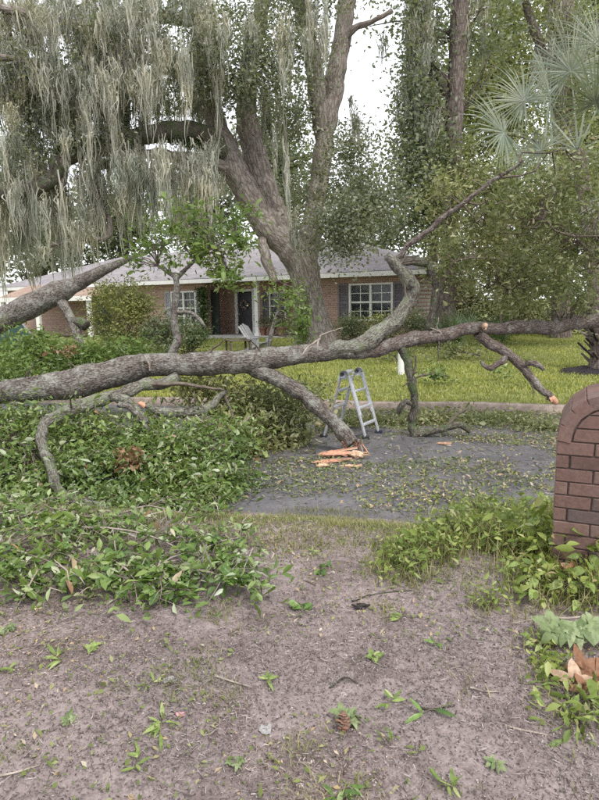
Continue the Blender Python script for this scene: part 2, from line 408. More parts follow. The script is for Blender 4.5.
M_yelleaf = leaf_mat('yellow_green_leaf', [(0, (.12, .135, .05)), (.5, (.22, .235, .085)), (1, (.34, .34, .15))], .35)
M_olive = leaf_mat('olive_leaf', [(0, (.10, .115, .05)), (.4, (.19, .205, .095)), (.75, (.29, .30, .15)), (.95, (.42, .42, .28)), (1, (.32, .22, .13))], .36)
M_brgreen = leaf_mat('bright_leaf', [(0, (.07, .12, .025)), (.5, (.13, .20, .045)), (.85, (.19, .26, .08)), (1, (.33, .37, .22))], .3)
M_pile = leaf_mat('fallen_leaf', [(0, (.06, .11, .022)), (.4, (.125, .195, .045)), (.72, (.20, .275, .08)), (.88, (.31, .37, .19)), (.97, (.42, .46, .34)), (1, (.30, .16, .09))], .25, .4, spec=.45)
M_front = leaf_mat('near_leaf', [(0, (.055, .115, .022)), (.4, (.11, .20, .04)), (.75, (.18, .275, .065)), (.92, (.28, .345, .16)), (1, (.42, .46, .31))], .22, .4, 'object', .45)
M_weed = leaf_mat('weed_leaf', [(0, (.14, .215, .05)), (.45, (.23, .32, .085)), (.8, (.33, .41, .14)), (1, (.43, .48, .22))], .36, .45, 'object', .4)
M_weed2 = leaf_mat('weed_leaf_small', [(0, (.11, .16, .035)), (.5, (.22, .285, .07)), (.85, (.35, .40, .13)), (.95, (.42, .42, .21)), (1, (.36, .25, .14))], .36, .45)
M_palm = leaf_mat('palm_leaf', [(0, (.13, .155, .115)), (.6, (.20, .23, .175)), (1, (.31, .34, .275))], .25, .45)
M_palmetto = leaf_mat('palmetto_leaf', [(0, (.05, .085, .04)), (.6, (.10, .15, .08)), (1, (.2, .24, .15))], .25, .45)
M_moss = leaf_mat('spanish_moss', [(0, (.27, .265, .23)), (.5, (.42, .41, .355)), (1, (.57, .56, .485))], .3, .95, spec=.05)
M_fern = leaf_mat('resurrection_fern', [(0, (.03, .055, .02)), (.6, (.06, .10, .035)), (1, (.11, .15, .06))], .2)
M_grass = leaf_mat('lawn_blade', [(0, (.19, .215, .045)), (.5, (.31, .335, .075)), (.85, (.40, .41, .11)), (1, (.47, .42, .2))], .3, .6)
M_verge = leaf_mat('verge_blade', [(0, (.13, .15, .04)), (.5, (.23, .23, .085)), (1, (.38, .33, .19))], .3, .6)
M_straw = leaf_mat('ground_litter', [(0, (.07, .052, .048)), (.35, (.15, .116, .109)), (.65, (.23, .185, .175)), (.9, (.31, .258, .244)), (1, (.44, .39, .36))], .05, .9, spec=.1)
M_litter = leaf_mat('leaf_litter', [(0, (0.099, 0.132, 0.039)), (.5, (0.187, 0.220, 0.066)), (.75, (0.308, 0.308, 0.154)), (.9, (0.396, 0.264, 0.154)), (1, (0.495, 0.440, 0.352))], .2, .6)
M_dead = leaf_mat('dead_leaf', [(0, (.17, .08, .045)), (.5, (.29, .145, .08)), (.8, (.38, .23, .14)), (1, (.50, .35, .25))], .15, .6, 'object')
M_deadp = leaf_mat('dead_foliage', [(0, (.17, .08, .045)), (.6, (.28, .15, .085)), (1, (.36, .24, .15))], .15, .6)
M_deadpalm = leaf_mat('dead_palm_boot', [(0, (.12, .10, .085)), (.6, (.27, .235, .20)), (1, (.42, .38, .33))], .05, .9)
M_mulch = plain('black_mulch', (.035, .03, .032), .95, .1, .25, 30)
M_cable = plain('black_cable', (.02, .02, .022), .5, .4, .05, 5)
M_tarp = plain('green_tarp', (.03, .075, .055), .6, .3, .1, 5)
M_grey = plain('weathered_grey_wood', (.40, .40, .40), .8, .2, .12, 14)
M_pink = plain('pink_plastic', (.55, .25, .27), .5, .4, .05, 5)
M_foil = plain('crumpled_foil', (.30, .29, .28), .6, .4, .15, 60, .1)
M_lobe = leaf_mat('pale_lobed_leaf', [(0, (.115, .165, .06)), (.5, (.18, .235, .10)), (1, (.27, .32, .17))], .2, .5, 'object', .35)
M_terra = plain('terracotta', (.24, .13, .09), .8, .2, .1, 9)

# ------------------------------------------------------------------ ground, road, kerb
def axis_steps(parts):
    out = [parts[0][0]]
    for a, b, s in parts: out += list(np.linspace(a, b, max(1, int(round((b-a)/s)))+1)[1:])
    return np.array(out)
gx = axis_steps([(-500, -60, 60), (-60, -20, 8), (-20, -6, 1), (-6, -3.2, .12), (-3.2, 3.4, .03), (3.4, 7, .12), (7, 20, 1), (20, 60, 8), (60, 500, 60)])
gy = axis_steps([(-60, -6, 9), (-6, .6, .6), (.6, 5.9, .03), (5.9, 14, .12), (14, 40, 1), (40, 100, 10), (100, 900, 80)])
X, Y = np.meshgrid(gx, gy, indexing='ij'); Z = ground_z(X, Y)
ii, jj = np.meshgrid(np.arange(len(gx)-1), np.arange(len(gy)-1), indexing='ij'); b0 = ii*len(gy)+jj
ground = mesh_np('ground', np.stack([X, Y, Z], -1).reshape(-1, 3), np.stack([b0, b0+len(gy), b0+len(gy)+1, b0+1], -1).reshape(-1, 4), M_soil, smooth=True, kind='structure')
def vw(v, w): return v*RC - w*RS, v*RS + w*RC         # (across, along) -> y, x
rw = np.arange(-60, 60.01, .12); rv = np.linspace(0, 1, 40)
edge = V0-.06+(vnoise(rw*2.1, rw*0)-.5)*.16+(vnoise(rw*7, rw*0+3)-.5)*.07
Vv = edge[:, None]*(1-rv)[None]+V1*rv[None]; Ww = np.repeat(rw[:, None], 40, 1)
ry, rx = vw(Vv, Ww); rz = road_z(rx, ry); rz[:, 0] -= .06
ii, jj = np.meshgrid(np.arange(len(rw)-1), np.arange(39), indexing='ij'); b0 = ii*40+jj
mesh_np('road', np.stack([rx, ry, rz], -1).reshape(-1, 3), np.stack([b0, b0+40, b0+41, b0+1], -1).reshape(-1, 4), M_asph, smooth=True, kind='structure')
kp = [(10.97, -.40), (10.99, -.205), (11.03, -.185), (11.16, -.185), (11.18, -.40)]
KV = []; KF = []
for i, w in enumerate(np.arange(-60, 60.01, 1.0)):
    for v, z in kp:
        y_, x_ = vw(v+.02*math.sin(w*1.7), w); KV.append((x_, y_, z+.012*math.sin(w*2.3)))
    if i:
        for k in range(4): a = (i-1)*5+k; KF.append((a, a+5, a+6, a+1))
mesh_np('kerb', KV, KF, M_kerb, kind='structure')
#@@SETTING@@
# ------------------------------------------------------------------ house
HA = rad(150)                           # local +x runs along the front wall to the left, local +y points to the street
HC = at(417, 338, 23.3); HC[2] = .12
_ex = np.array([math.cos(HA), math.sin(HA), 0]); _ey = np.array([-math.sin(HA), math.cos(HA), 0])
def wall(px, py, off=0.0):
    d = ray(px, py); o = HC+_ey*off
    t = np.dot(o-CAM, _ey)/np.dot(d, _ey); p = CAM+d*t-HC
    return float(np.dot(p, _ex)), float(p[2])
house = thing('brick_house', HC, 'single storey brick house with grey shingled hip roof behind the mossy oak', 'house', rz=HA)
HL = wall(8, 300)[0]; HD = 9.0; HZ = 2.58
def wallgrid(g, x0, x1, y0, y1, z0, z1, holes):
    xs = sorted({x0, x1, *[h for q in holes for h in q[:2]]})
    for a, b in zip(xs[:-1], xs[1:]):
        m = (a+b)/2; hs = sorted([q for q in holes if q[0] < m < q[1]], key=lambda q: q[2]); z = z0
        for q in hs:
            if q[2] > z: g.box(a, b, y0, y1, z, q[2])
            z = q[3]
        if z < z1: g.box(a, b, y0, y1, z, z1)
wr0, wr1 = wall(393, 300)[0], wall(349, 300)[0]; wrz0, wrz1 = wall(370, 321)[1], wall(370, 283)[1]
wl0, wl1 = wall(196, 300)[0], wall(171, 300)[0]; wlz0, wlz1 = wall(184, 325)[1], wall(184, 291)[1]
po0, po1 = wall(318, 300)[0], wall(205, 300)[0]         # porch recess
PB = -1.5
dr0, dr1 = wall(253, 300, PB)[0], wall(236.5, 300, PB)[0]; drz1 = 2.1
wp0, wp1 = wall(286, 300, PB)[0], wall(269, 300, PB)[0]
g = G(); wallgrid(g, 0, po0, -.22, 0, -.4, HZ, [(wr0, wr1, wrz0, wrz1)]); g.build('wall', M_brickwall, house)
g = G(); wallgrid(g, po1, HL, -.22, 0, -.4, HZ, [(wl0, wl1, wlz0, wlz1)]); g.build('wall', M_brickwall, house)
g = G(); wallgrid(g, po0+.003, po1-.003, PB-.2, PB, -.4, HZ, [(dr0, dr1, .1, drz1), (wp0, wp1, .75, 2.05)]); g.build('wall', M_brickwall, house)
for q in (po0-.2, po1): G().box(q, q+.2, PB, -.223, -.4, HZ).build('porch_side_wall', M_brickwall, house)
G().box(0, .2, -HD+.2, -.223, -.4, HZ).box(HL-.2, HL, -HD+.2, -.223, -.4, HZ).box(0, HL, -HD, -HD+.197, -.4, HZ).build('rear_wall', M_brickwall, house)
G().box(.1, HL-.1, -HD+.1, .45, HZ-.02, HZ+.06).build('ceiling', M_white, house)
G().box(po0-.3, po1+.1, PB, .35, -.35, .1).build('porch_slab', M_conc, house)
# hip roof
ov = .55; ze = HZ+.12; zr = ze+1.78; hx = 5.0
v = [(-ov, ov, ze), (HL+ov, ov, ze), (HL+ov, -HD-ov, ze), (-ov, -HD-ov, ze), (hx, -HD/2, zr), (HL-hx, -HD/2, zr)]
roof = G().add(v+[(a, b, c-.07) for a, b, c in v[:4]], [(0, 4, 5, 1), (1, 5, 2), (2, 5, 4, 3), (3, 4, 0), (6, 7, 8, 9)]).build('roof', M_shingle, house)
G().box(-ov, HL+ov, ov-.025, ov+.02, ze-.2, ze-.02).box(-ov-.02, -ov+.025, -HD-ov, ov-.028, ze-.2, ze-.02).box(HL+ov-.025, HL+ov+.02, -HD-ov, ov-.028, ze-.2, ze-.02).build('fascia', M_white, roof)
G().box(-ov+.03, HL+ov-.03, .003, ov-.03, ze-.17, ze-.1).build('soffit', M_white, roof)
def window(x0, x1, z0, z1, y, units, cols, rows, label=None):
    """units side by side, each of two sashes; every pane a piece of its own"""
    fr = G(); t = .075
    fr.box(x0, x0+t, y-.12, y+.03, z0, z1).box(x1-t, x1, y-.12, y+.03, z0, z1).box(x0+t, x1-t, y-.12, y+.03, z1-t, z1).box(x0+t, x1-t, y-.12, y+.06, z0, z0+t)
    cw = (x1-x0-2*t)/units
    for k in range(1, units): fr.box(x0+t+k*cw-.045, x0+t+k*cw+.045, y-.12, y+.025, z0+t, z1-t)
    w = fr.build('window', M_white, house)
    if label: w['label'] = label
    zm = (z0+z1)/2
    for k in range(units):
        a = x0+t+k*cw+(.045 if k else 0); b = x0+t+(k+1)*cw-(.045 if k < units-1 else 0)
        s = G().box(a, b, y-.1, y-.02, zm-.035, zm+.035)
        for (c, d) in ((z0+t, zm-.035), (zm+.035, z1-t)):
            for q in range(1, cols):
                xx = a+(b-a)*q/cols; s.box(xx-.013, xx+.013, y-.09, y-.04, c, d)
            for q in range(1, rows):
                zz = c+(d-c)*q/rows; s.box(a, b, y-.088, y-.042, zz-.013, zz+.013)
            for i in range(cols):
                for j in range(rows):
                    G().box(a+(b-a)*i/cols+.013, a+(b-a)*(i+1)/cols-.013, y-.07, y-.062, c+(d-c)*j/rows+.013, c+(d-c)*(j+1)/rows-.013).build('pane', M_glass, w)
        s.build('muntin', M_white, w)
    cu = G(); n = 24                                    # pleated curtain hung inside
    for k in range(n):
        xa = x0+(x1-x0)*k/n; xb = x0+(x1-x0)*(k+1)/n; ya, yb = y-.25-.03*(k % 2), y-.25-.03*((k+1) % 2)
        cu.add([(xa, ya, zm-.1), (xb, yb, zm-.1), (xb, yb, z1), (xa, ya, z1)], [(0, 1, 2, 3)])
    cu.build('curtain', M_curtain, w); return w
window(wr0, wr1, wrz0, wrz1, 0, 2, 2, 2, 'white double window right of the oak trunk')
window(wl0, wl1, wlz0, wlz1, 0, 2, 2, 2, 'white double window left of the porch')
window(wp0, wp1, .75, 2.05, PB, 1, 2, 2, 'porch window beside the door')
def shutter(x0, x1, z0, z1, y, m):
    f = G().box(x0, x0+.05, y+.004, y+.05, z0, z1).box(x1-.05, x1, y+.004, y+.05, z0, z1)
    for z in (z0, (z0+z1)/2-.04, z1-.08): f.box(x0+.05, x1-.05, y+.004, y+.048, z, z+.08)
    s = f.build('shutter', m, house); sl = G(); z = z0+.08
    while z < z1-.1:
        sl.add([(x0+.05, y+.012, z+.035), (x1-.05, y+.012, z+.035), (x1-.05, y+.04, z), (x0+.05, y+.04, z)], [(0, 1, 2, 3)]); z += .045
    sl.build('louvre', m, s)
sw = .42
shutter(wr0-.04-sw, wr0-.04, wrz0, wrz1, 0, M_shut); shutter(wr1+.04, wr1+.04+sw, wrz0, wrz1, 0, M_shut)
shutter(wl0-.36, wl0-.03, wlz0, wlz1, 0, M_shutl); shutter(wl1+.03, wl1+.36, wlz0, wlz1, 0, M_shutl)
shutter(wp1+.04, wp1+.36, .75, 2.05, PB, M_shut)
# door, trim, posts
d = G().box(dr0+.05, dr1-.05, PB-.12, PB-.05, .1, drz1-.05)
door = d.build('door', M_door, house)
for cx in (.28, .72):
    for (a, b) in ((.25, .85), (.95, 1.3), (1.4, 1.9)):
        c = dr0+(dr1-dr0)*cx; G().box(c-.14, c+.14, PB-.05, PB-.035, a, b).build('panel', M_door, door, bevel=.01)
G().box(dr1-.14, dr1-.1, PB-.05, PB+.0, 1.0, 1.06).build('handle', M_alu, door)
G().box(dr0-.07, dr0+.05, PB-.14, PB+.03, .1, drz1).box(dr1-.05, dr1+.1, PB-.14, PB+.03, .1, drz1).box(dr0-.07, dr1+.1, PB-.14, PB+.028, drz1+.002, drz1+.12).build('door_trim', M_white, house)
for px in (256.5,):
    x, _ = wall(px, 300, -.15); G().box(x-.09, x+.09, -.27, -.09, .1, HZ-.02).box(x-.12, x+.12, -.3, -.06, .1, .22).box(x-.12, x+.12, -.3, -.06, HZ-.16, HZ-.021).build('porch_post', M_white, house)
x0, x1 = wall(218, 300, -.4)[0], wall(206, 300, -.4)[0]
G().box(x0, x1, -.5, -.42, .1, 2.2).build('dark_screen', M_dark, house)
# wreath hung on the door
wc = HC+_ex*((dr0+dr1)/2)+_ey*(PB+.0)+np.array([0, 0, 1.5])
wreath = thing('door_wreath', wc, 'round pink and white wreath on the dark front door', 'wreath', rz=HA)
t = Tubes(); t.add([(.17*math.cos(a), .0, .17*math.sin(a)) for a in np.linspace(0, 2*math.pi, 17)], [.035]*17, 8, .05); t.build('ring', M_twig, wreath, local=True)
for k in range(26):
    a = RNG.uniform(0, 6.28); r = RNG.uniform(.13, .22); P = np.array([[r*math.cos(a), .035, r*math.sin(a)]])
    V, F = leaf_arrays(np.repeat(P, 5, 0), .07, wl=.7, tmpl=T4); mesh_np('flower', V, F, [M_curtain, M_pink, M_fern][k % 3], wreath, local=True)
# garden chair and small table on the lawn
def gpt(px, Y): 
    p = at(px, 335, Y); p[2] = ground_z(p[0], p[1]); return p
c = thing('garden_chair', gpt(251, 20.5), 'pale grey slatted garden chair on the lawn before the porch', 'chair', rz=rad(60))
for k in range(5): G().bar((-.22+.11*k, -.1, .33), (-.24+.12*k, .33, 1.0-.04*abs(k-2)), .095, .02, (0, 1, 0)).build('back_slat', M_grey, c)
for k in range(5): G().box(-.28, .28, -.5+.1*k, -.42+.1*k, .36-.015*k, .385-.015*k).build('seat_slat', M_grey, c)
for sx in (-1, 1):
    G().box(sx*.31-.06, sx*.31+.06, -.52, .22, .55, .575).build('armrest', M_grey, c)
    G().box(sx*.3-.03, sx*.3+.03, -.5, -.42, 0, .55).build('leg', M_grey, c); G().bar((sx*.28, -.42, .33), (sx*.28, .3, .02), .03, .1).build('leg', M_grey, c)
c = thing('garden_table', gpt(238, 20.2), 'low dark wooden garden table left of the slatted chair', 'table', rz=rad(25))
for k in range(5): G().box(-.4, .4, -.3+.12*k, -.19+.12*k, .46, .49).build('top_slat', M_twig, c)
for sx in (-1, 1):
    for sy in (-1, 1): G().box(sx*.34-.03, sx*.34+.03, sy*.24-.03, sy*.24+.03, 0, .457).build('leg', M_twig, c)
# pots on the porch
for k, (px, nm) in enumerate(((263, 'terracotta pot of red flowers on the porch next to the white post'), (272, 'bushy potted plant on the porch under the window'), (281, 'terracotta pot of red flowers on the porch next to the oak trunk'))):
    x, _ = wall(px, 330, -.35); p = HC+_ex*x+_ey*-.35; p[2] = HC[2]+.1
    o = thing('flower_pot', p, nm, 'plant pot', 'pots on the porch')
    t = Tubes(); t.add([(0, 0, 0), (0, 0, .28), (0, 0, .3), (0, 0, .36)], [.12, .17, .2, .2], 12, .2); t.build('pot', M_terra, o, local=True)
    Pp = RNG.normal(size=(260, 3))*np.array([.17, .17, .17])+np.array([0, 0, .6]); V, F = leaf_arrays(Pp, .1); mesh_np('foliage', V, F, [M_bgleaf, M_bgleaf, M_bgleaf][k], o, local=True)
    if k != 1:
        Pp = RNG.normal(size=(60, 3))*.16+np.array([0, 0, .68]); V, F = leaf_arrays(Pp, .07); mesh_np('blossom', V, F, M_deadp, o, local=True)
# neighbouring carport
cp = at(92, 330, 30.0); cp[2] = .1
car = thing('carport', cp, 'low carport with brown roof and white posts at the far left', 'carport', rz=rad(165))
CW, CD = 5.2, 4.5
croof = G().add([(-.3, .3, 2.05), (CW, .3, 2.05), (CW, -CD/2, 2.75), (-.3, -CD/2, 2.75), (CW, -CD, 2.05), (-.3, -CD, 2.05)], [(0, 3, 2, 1), (3, 5, 4, 2), (0, 1, 4, 5), (0, 5, 3), (1, 2, 4)]).build('roof', M_shingle2, car)
G().box(-.3, CW, .303, .34, 1.84, 2.06).build('fascia', M_white, croof)
for x in (.0, 2.95, 5.0): G().box(x-.1, x+.1, .02, .2, -.3, 1.98).build('post', M_white, car)
G().box(0, CW, -CD, -CD+.1, -.3, 2.0).build('rear_wall', M_shut, car); G().box(-.1, 0, -CD, -.3, -.3, 2.0).build('side_wall', M_dark, car)
p = gpt(12, 24); tp = thing('tarp_tent', p, 'small green pitched tarp tent at the left edge before the carport', 'tent', rz=rad(20))
G().add([(-1.1, -.9, 0), (1.1, -.9, 0), (1.1, .9, 0), (-1.1, .9, 0), (-.35, 0, 1.0), (.35, 0, .97), (-.6, -.5, .42), (.65, -.52, .40)], [(0, 1, 7, 6), (6, 7, 5, 4), (1, 2, 5, 7), (2, 3, 4, 5), (3, 0, 6, 4)]).build('canopy', M_tarp, tp)
for sx in (-1, 1): G().bar((sx*1.1, -.92, 0), (sx*.35, 0, 1.03), .05, .05).build('pole', M_grey, tp)
# white painted post on the lawn
p = gpt(401.5, 14.5); q = thing('white_post', p, 'short white post on the lawn under the fallen limb', 'post')
t = Tubes(); t.add([p+[0, 0, -.1], p+[0, 0, .5], p+[.01, 0, .72]], [.085, .08, .07], 12, .2); t.build('shaft', M_white, q); t = Tubes(); t.add([p+[.01, 0, .72], p+[.01, 0, .77]], [.08, .05], 12, .1); t.build('cap', M_white, q)

# ------------------------------------------------------------------ moss, trees
def moss_arrays(specs, per=22):
    """specs: (px, py top, depth, length px, width px): hanging beards of thin bent ribbons"""
    Vs = []; Fs = []; n0 = 0; S = 8
    for px, py, Y, ln, wd in specs:
        c = at(px, py, Y); n = int(per*3*max(.5, wd/10)); w = wd*Y/FPX; L = ln*Y/FPX
        base = c+RNG.normal(size=(n, 3))*np.array([w*.45, w*.45, L*.16])
        Ls = L*RNG.uniform(.2, 1.0, n)**1.2*np.exp(-((base[:, 0]-c[0])/(w*.8+1e-6))**2*.7)
        a = RNG.uniform(0, 6.28, n); wv = RNG.uniform(.005, .024, n)
        k = np.linspace(0, 1, S)
        z = -Ls[:, None]*k[None]; ph = RNG.uniform(0, 6.28, n)
        wob = .055*RNG.uniform(.3, 1.3, n)[:, None]*np.sin(ph[:, None]+k[None]*RNG.uniform(2, 9, n)[:, None]); pinch = (1-.35*k)[None]
        Cx = c[0]+(base[:, 0]-c[0])[:, None]*pinch+wob; Cy = c[1]+(base[:, 1]-c[1])[:, None]*pinch+np.roll(wob, 1, 0); Cz = base[:, 2][:, None]+z
        tw = a[:, None]+k[None]*1.5; hw = (wv[:, None]*(1-.75*k)[None])
        Lf = np.stack([Cx-np.cos(tw)*hw, Cy-np.sin(tw)*hw, Cz], -1); Rt = np.stack([Cx+np.cos(tw)*hw, Cy+np.sin(tw)*hw, Cz], -1)
        V = np.stack([Lf, Rt], 2).reshape(n, S*2, 3)
        f = np.array([[2*i, 2*i+1, 2*i+3, 2*i+2] for i in range(S-1)])
        Vs.append(V.reshape(-1, 3)); Fs.append((f[None]+(np.arange(n)*S*2)[:, None, None]).reshape(-1, 4)+n0); n0 += n*S*2
    return np.vstack(Vs), np.vstack(Fs)

base = at(314, 340, 20.0); base[2] = ground_z(base[0], base[1])
oak = thing('live_oak', base, 'huge leaning live oak draped with grey moss in front of the house', 'tree')
D = 20.0
t = Tubes()
t.px([(317, 357, D, 25), (316, 347, D, 21.5), (315, 335, D, 19), (311, 312, D, 16.5), (307, 290, D, 15.5), (303, 268, D, 16), (293, 250, D, 17), (276, 236, D, 13.5), (262, 222, D, 12)], sides=28, step=.09, rough=.16, nscale=2.2)
t.build('trunk', M_oakbark, oak)
limbs = [
 [(276, 238, D, 12), (258, 214, D, 12.5), (243, 185, D, 12), (229, 155, D, 11), (217, 125, D, 10), (206, 90, D, 9), (200, 40, D, 9), (196, -20, D, 9), (190, -80, D, 8)],
 [(285, 240, D+.2, 13), (272, 212, D+.4, 13), (262, 180, D+.6, 13), (252, 145, D+.8, 12), (246, 105, D+1, 10), (250, 60, D+1.2, 8), (262, 10, D+1.4, 7), (270, -60, D+1.5, 6)],
 [(304, 262, D+.3, 12), (310, 235, D+1, 11), (317, 200, D+1.4, 10), (322, 160, D+1.6, 9.5), (326, 125, D+1.7, 9.5), (334, 85, D+1.8, 9), (341, 45, D+1.8, 8.5), (347, 0, D+1.8, 8), (352, -60, D+1.8, 7)],
 [(322, 130, D+1.6, 8), (317, 95, D+1.5, 8.5), (313, 60, D+1.4, 8), (305, 25, D+1.2, 7.5), (296, -10, D+1, 7), (285, -60, D+1, 6)],
 [(228, 160, D, 9), (216, 140, D-.3, 8), (196, 131, D-.6, 8), (170, 131, D-.9, 8), (140, 136, D-1.2, 8), (108, 145, D-1.5, 8), (76, 153, D-1.8, 8), (58, 162, D-2, 8), (54, 178, D-2.1, 7), (30, 188, D-2.3, 7), (0, 192, D-2.5, 7), (-60, 205, D-3, 6)],
 [(236, 176, D, 7), (214, 164, D-.4, 6), (185, 158, D-.8, 5.5), (150, 155, D-1, 4.5), (120, 158, D-1.2, 3.5), (95, 170, D-1.4, 3)],
 [(62, 158, D-2, 6), (60, 175, D-2, 6), (64, 192, D-2, 3)],
 [(92, 152, D-1.6, 4), (95, 180, D-1.6, 3.5), (100, 205, D-1.6, 3.5), (110, 225, D-1.7, 3), (104, 238, D-1.7, 2.5), (80, 240, D-1.8, 2), (50, 246, D-1.8, 1.5)],
 [(200, 70, D, 6), (170, 58, D-.5, 5), (135, 62, D-1, 4.5), (105, 78, D-1.4, 4), (85, 92, D-1.6, 3.5), (60, 70, D-2, 3), (20, 60, D-2.4, 3), (-30, 50, D-3, 3)],
 [(196, 20, D, 6), (150, 18, D-.8, 5), (100, 30, D-1.4, 4.5), (50, 20, D-2, 4), (0, 8, D-2.5, 4), (-60, 0, D-3, 3)],
 [(105, 80, D-1.4, 3), (115, 68, D-1.5, 3), (135, 60, D-1.6, 2.5)],
 [(262, 240, D-.3, 5), (266, 255, D-.6, 5), (270, 270, D-.7, 4.5), (276, 283, D-.8, 3.5)],
 [(341, 45, D+1.8, 4), (355, 28, D+1.5, 3), (372, 22, D+1.3, 2.2), (392, 10, D+1.2, 2)],
 [(332, 90, D+1.8, 3.5), (318, 72, D+1.4, 2.5), (328, 55, D+1.2, 2)]]
mats = [M_oakbark]*4+[M_darkbark]+[M_oakbark]*3+[M_oakbark]*6
for L, m in zip(limbs, mats):
    t = Tubes(); t.px(L, sides=14, step=.14, rough=.2, nscale=3, wander=.05); t.build('limb', m, oak)
spec = [(240, 78, D-1, 56, 30, 8500), (180, 70, D-1.2, 44, 34, 3800), (150, 25, D-1.5, 50, 26, 3000), (95, 55, D-2, 40, 30, 2700), (45, 100, D-2, 40, 40, 4200), (20, 50, D-2.5, 30, 20, 1500),
        (95, 112, D-1.5, 40, 24, 3000), (60, 145, D-2, 50, 22, 3000), (150, 100, D-.5, 40, 14, 1700), (352, 165, D-1, 30, 46, 4600), (345, 228, D-2.2, 34, 28, 5200), (375, 205, D-1.5, 26, 34, 2600), (298, 190, D+1.8, 18, 30, 1500),
        (295, 40, D, 40, 40, 3200), (285, 110, D+1.8, 26, 40, 2400), (230, 20, D, 50, 24, 3600), (10, 160, D-2, 30, 26, 1400), (130, 0, D-1, 90, 20, 2500), (310, -20, D, 70, 30, 3000), (-60, 60, D-2, 60, 80, 5000), (200, -70, D, 200, 60, 6000)]
spec = [q[:5]+(int(q[5]*((.36 if q[1] < 130 else .5) if q[0] < 215 else .9)),) for q in spec]; P, cen = cloud(spec, sub=38, spread=.30); leaves('crown', P, .12, M_oakleaf, oak, wl=.55, up=.3, kind='stuff')
ms = []
for px, py, ln, wd, k in ((12, 95, 60, 22, 5), (75, 88, 60, 24, 6), (35, 20, 45, 20, 4), (60, 5, 50, 20, 4), (110, 35, 60, 20, 5), (135, 75, 55, 20, 5), (20, 190, 85, 24, 7), (48, 180, 80, 18, 6), (5, 235, 60, 14, 3), (75, 205, 60, 14, 3), (110, 150, 60, 14, 4),
                          (170, 158, 75, 20, 5), (150, 165, 70, 16, 4), (190, 165, 65, 14, 4), (205, 165, 60, 8, 3), (215, 100, 40, 12, 2), (275, 105, 55, 10, 3), (125, 160, 60, 12, 3), (95, 195, 60, 10, 4), (130, 180, 60, 14, 4), (60, 235, 45, 16, 4), (30, 245, 40, 20, 4),
                          (180, 0, 50, 16, 4), (90, 0, 45, 18, 4), (285, 150, 60, 6, 2), (300, 20, 55, 9, 3), (320, 15, 60, 6, 2), (300, 215, 40, 6, 2), (175, 55, 60, 18, 4), (210, 60, 60, 16, 3), (115, 100, 70, 14, 4), (30, 120, 45, 16, 3), (345, 110, 40, 8, 2), (0, 30, 50, 18, 3), (155, 95, 60, 14, 3), (95, 55, 60, 12, 3), (45, 60, 60, 18, 4), (15, 40, 60, 16, 4), (75, 130, 60, 16, 4), (40, 140, 60, 16, 4), (130, 20, 50, 20, 4), (160, 40, 50, 16, 3), (205, 15, 45, 14, 3), (265, 30, 50, 12, 3), (195, 95, 40, 14, 3), (25, 75, 55, 16, 4), (70, 40, 60, 18, 4), (110, 60, 60, 16, 4), (150, 60, 55, 14, 3), (30, -5, 50, 18, 4), (120, -10, 50, 18, 4), (95, 90, 60, 16, 4), (230, 120, 30, 10, 2), (10, 140, 50, 16, 4)):
    for q in range(int(k*2.4)): ms.append((px+RNG.normal()*wd*1.2, py+RNG.normal()*12, D+(.9 if 120 < px < 290 and 85 < py < 140 else -1.7)+RNG.normal()*.7, ln*RNG.uniform(.35, 1.15), wd*RNG.uniform(.2, .65)))
V, F = moss_arrays(ms, 30); mesh_np('hanging_moss', V, F, M_moss, oak, kind='stuff')
Pf = []
for k in range(9000):                                    # ferns riding along the level limb
    s = RNG.random(); a, b = (228-s*172, 158-28*math.sin(min(1, s*1.35)*math.pi*.5)+max(0, s-.25)*28)
    Pf.append(at(a, b-6*RNG.random()+RNG.normal()*2, D-2.1*s+RNG.normal()*.18))
leaves('fern_growth', Pf, .085, M_fern, oak, wl=.4, up=.1, kind='stuff')
Pi = [at(300+RNG.uniform(-3, 8), RNG.uniform(290, 345), D-.62+RNG.normal()*.06) for k in range(260)]+[at(300+RNG.normal()*3.5, 332+RNG.normal()*12, D-.66) for k in range(420)]
leaves('climbing_vine', Pi, .09, M_brgreen, oak, wl=.7, up=.1, kind='stuff')

def simple_tree(name, label, basepx, Y, trunk, clouds, bark, leafm, L, group=None, sub=40, spread=.4, moss=None, extra=(), wl=.55, up=.3):
    b = at(basepx, 335, Y); b[2] = ground_z(b[0], b[1])
    o = thing(name, b, label, 'tree', group)
    t = Tubes(); P = [b-[0, 0, .2]]+[at(*q[:3]) for q in trunk]; R = [trunk[0][3]*Y/FPX*1.35]+[q[3]*q[2]/FPX for q in trunk]
    t.add(P, R, 12, .3, rough=.12, nscale=2); t.build('trunk', bark, o)
    for e in extra:
        t = Tubes(); t.px(e, sides=8, step=.25, rough=.15, wander=.06); t.build('limb', bark, o)
    P, cen = cloud(clouds, sub, spread); leaves('crown', P, L, leafm, o, wl=wl, up=up, kind='stuff')
    # boughs from the trunk into the clumps
    tb = Tubes(); tr = np.array([at(*q[:3]) for q in trunk])
    sel = cen[RNG.permutation(len(cen))[:40]]
    st = [tr[np.argmin(np.linalg.norm(tr-(c-[0, 0, .8]), axis=1))] for c in sel]
    twigs(tb, st, sel, r0=.05*Y/25, sides=4); tb.build('bough', bark, o, kind='stuff')
    if moss:
        V, F = moss_arrays(moss, 24); mesh_np('hanging_moss', V, F, M_moss, o, kind='stuff')
    return o
m1 = []
for k in range(46): m1.append((421+RNG.normal()*11, RNG.uniform(-10, 125), 22+RNG.normal()*.6, RNG.uniform(25, 60), RNG.uniform(5, 10)))
for k in range(8): m1.append((470+RNG.normal()*14, RNG.uniform(-20, 40), 22, RNG.uniform(20, 50), 7))
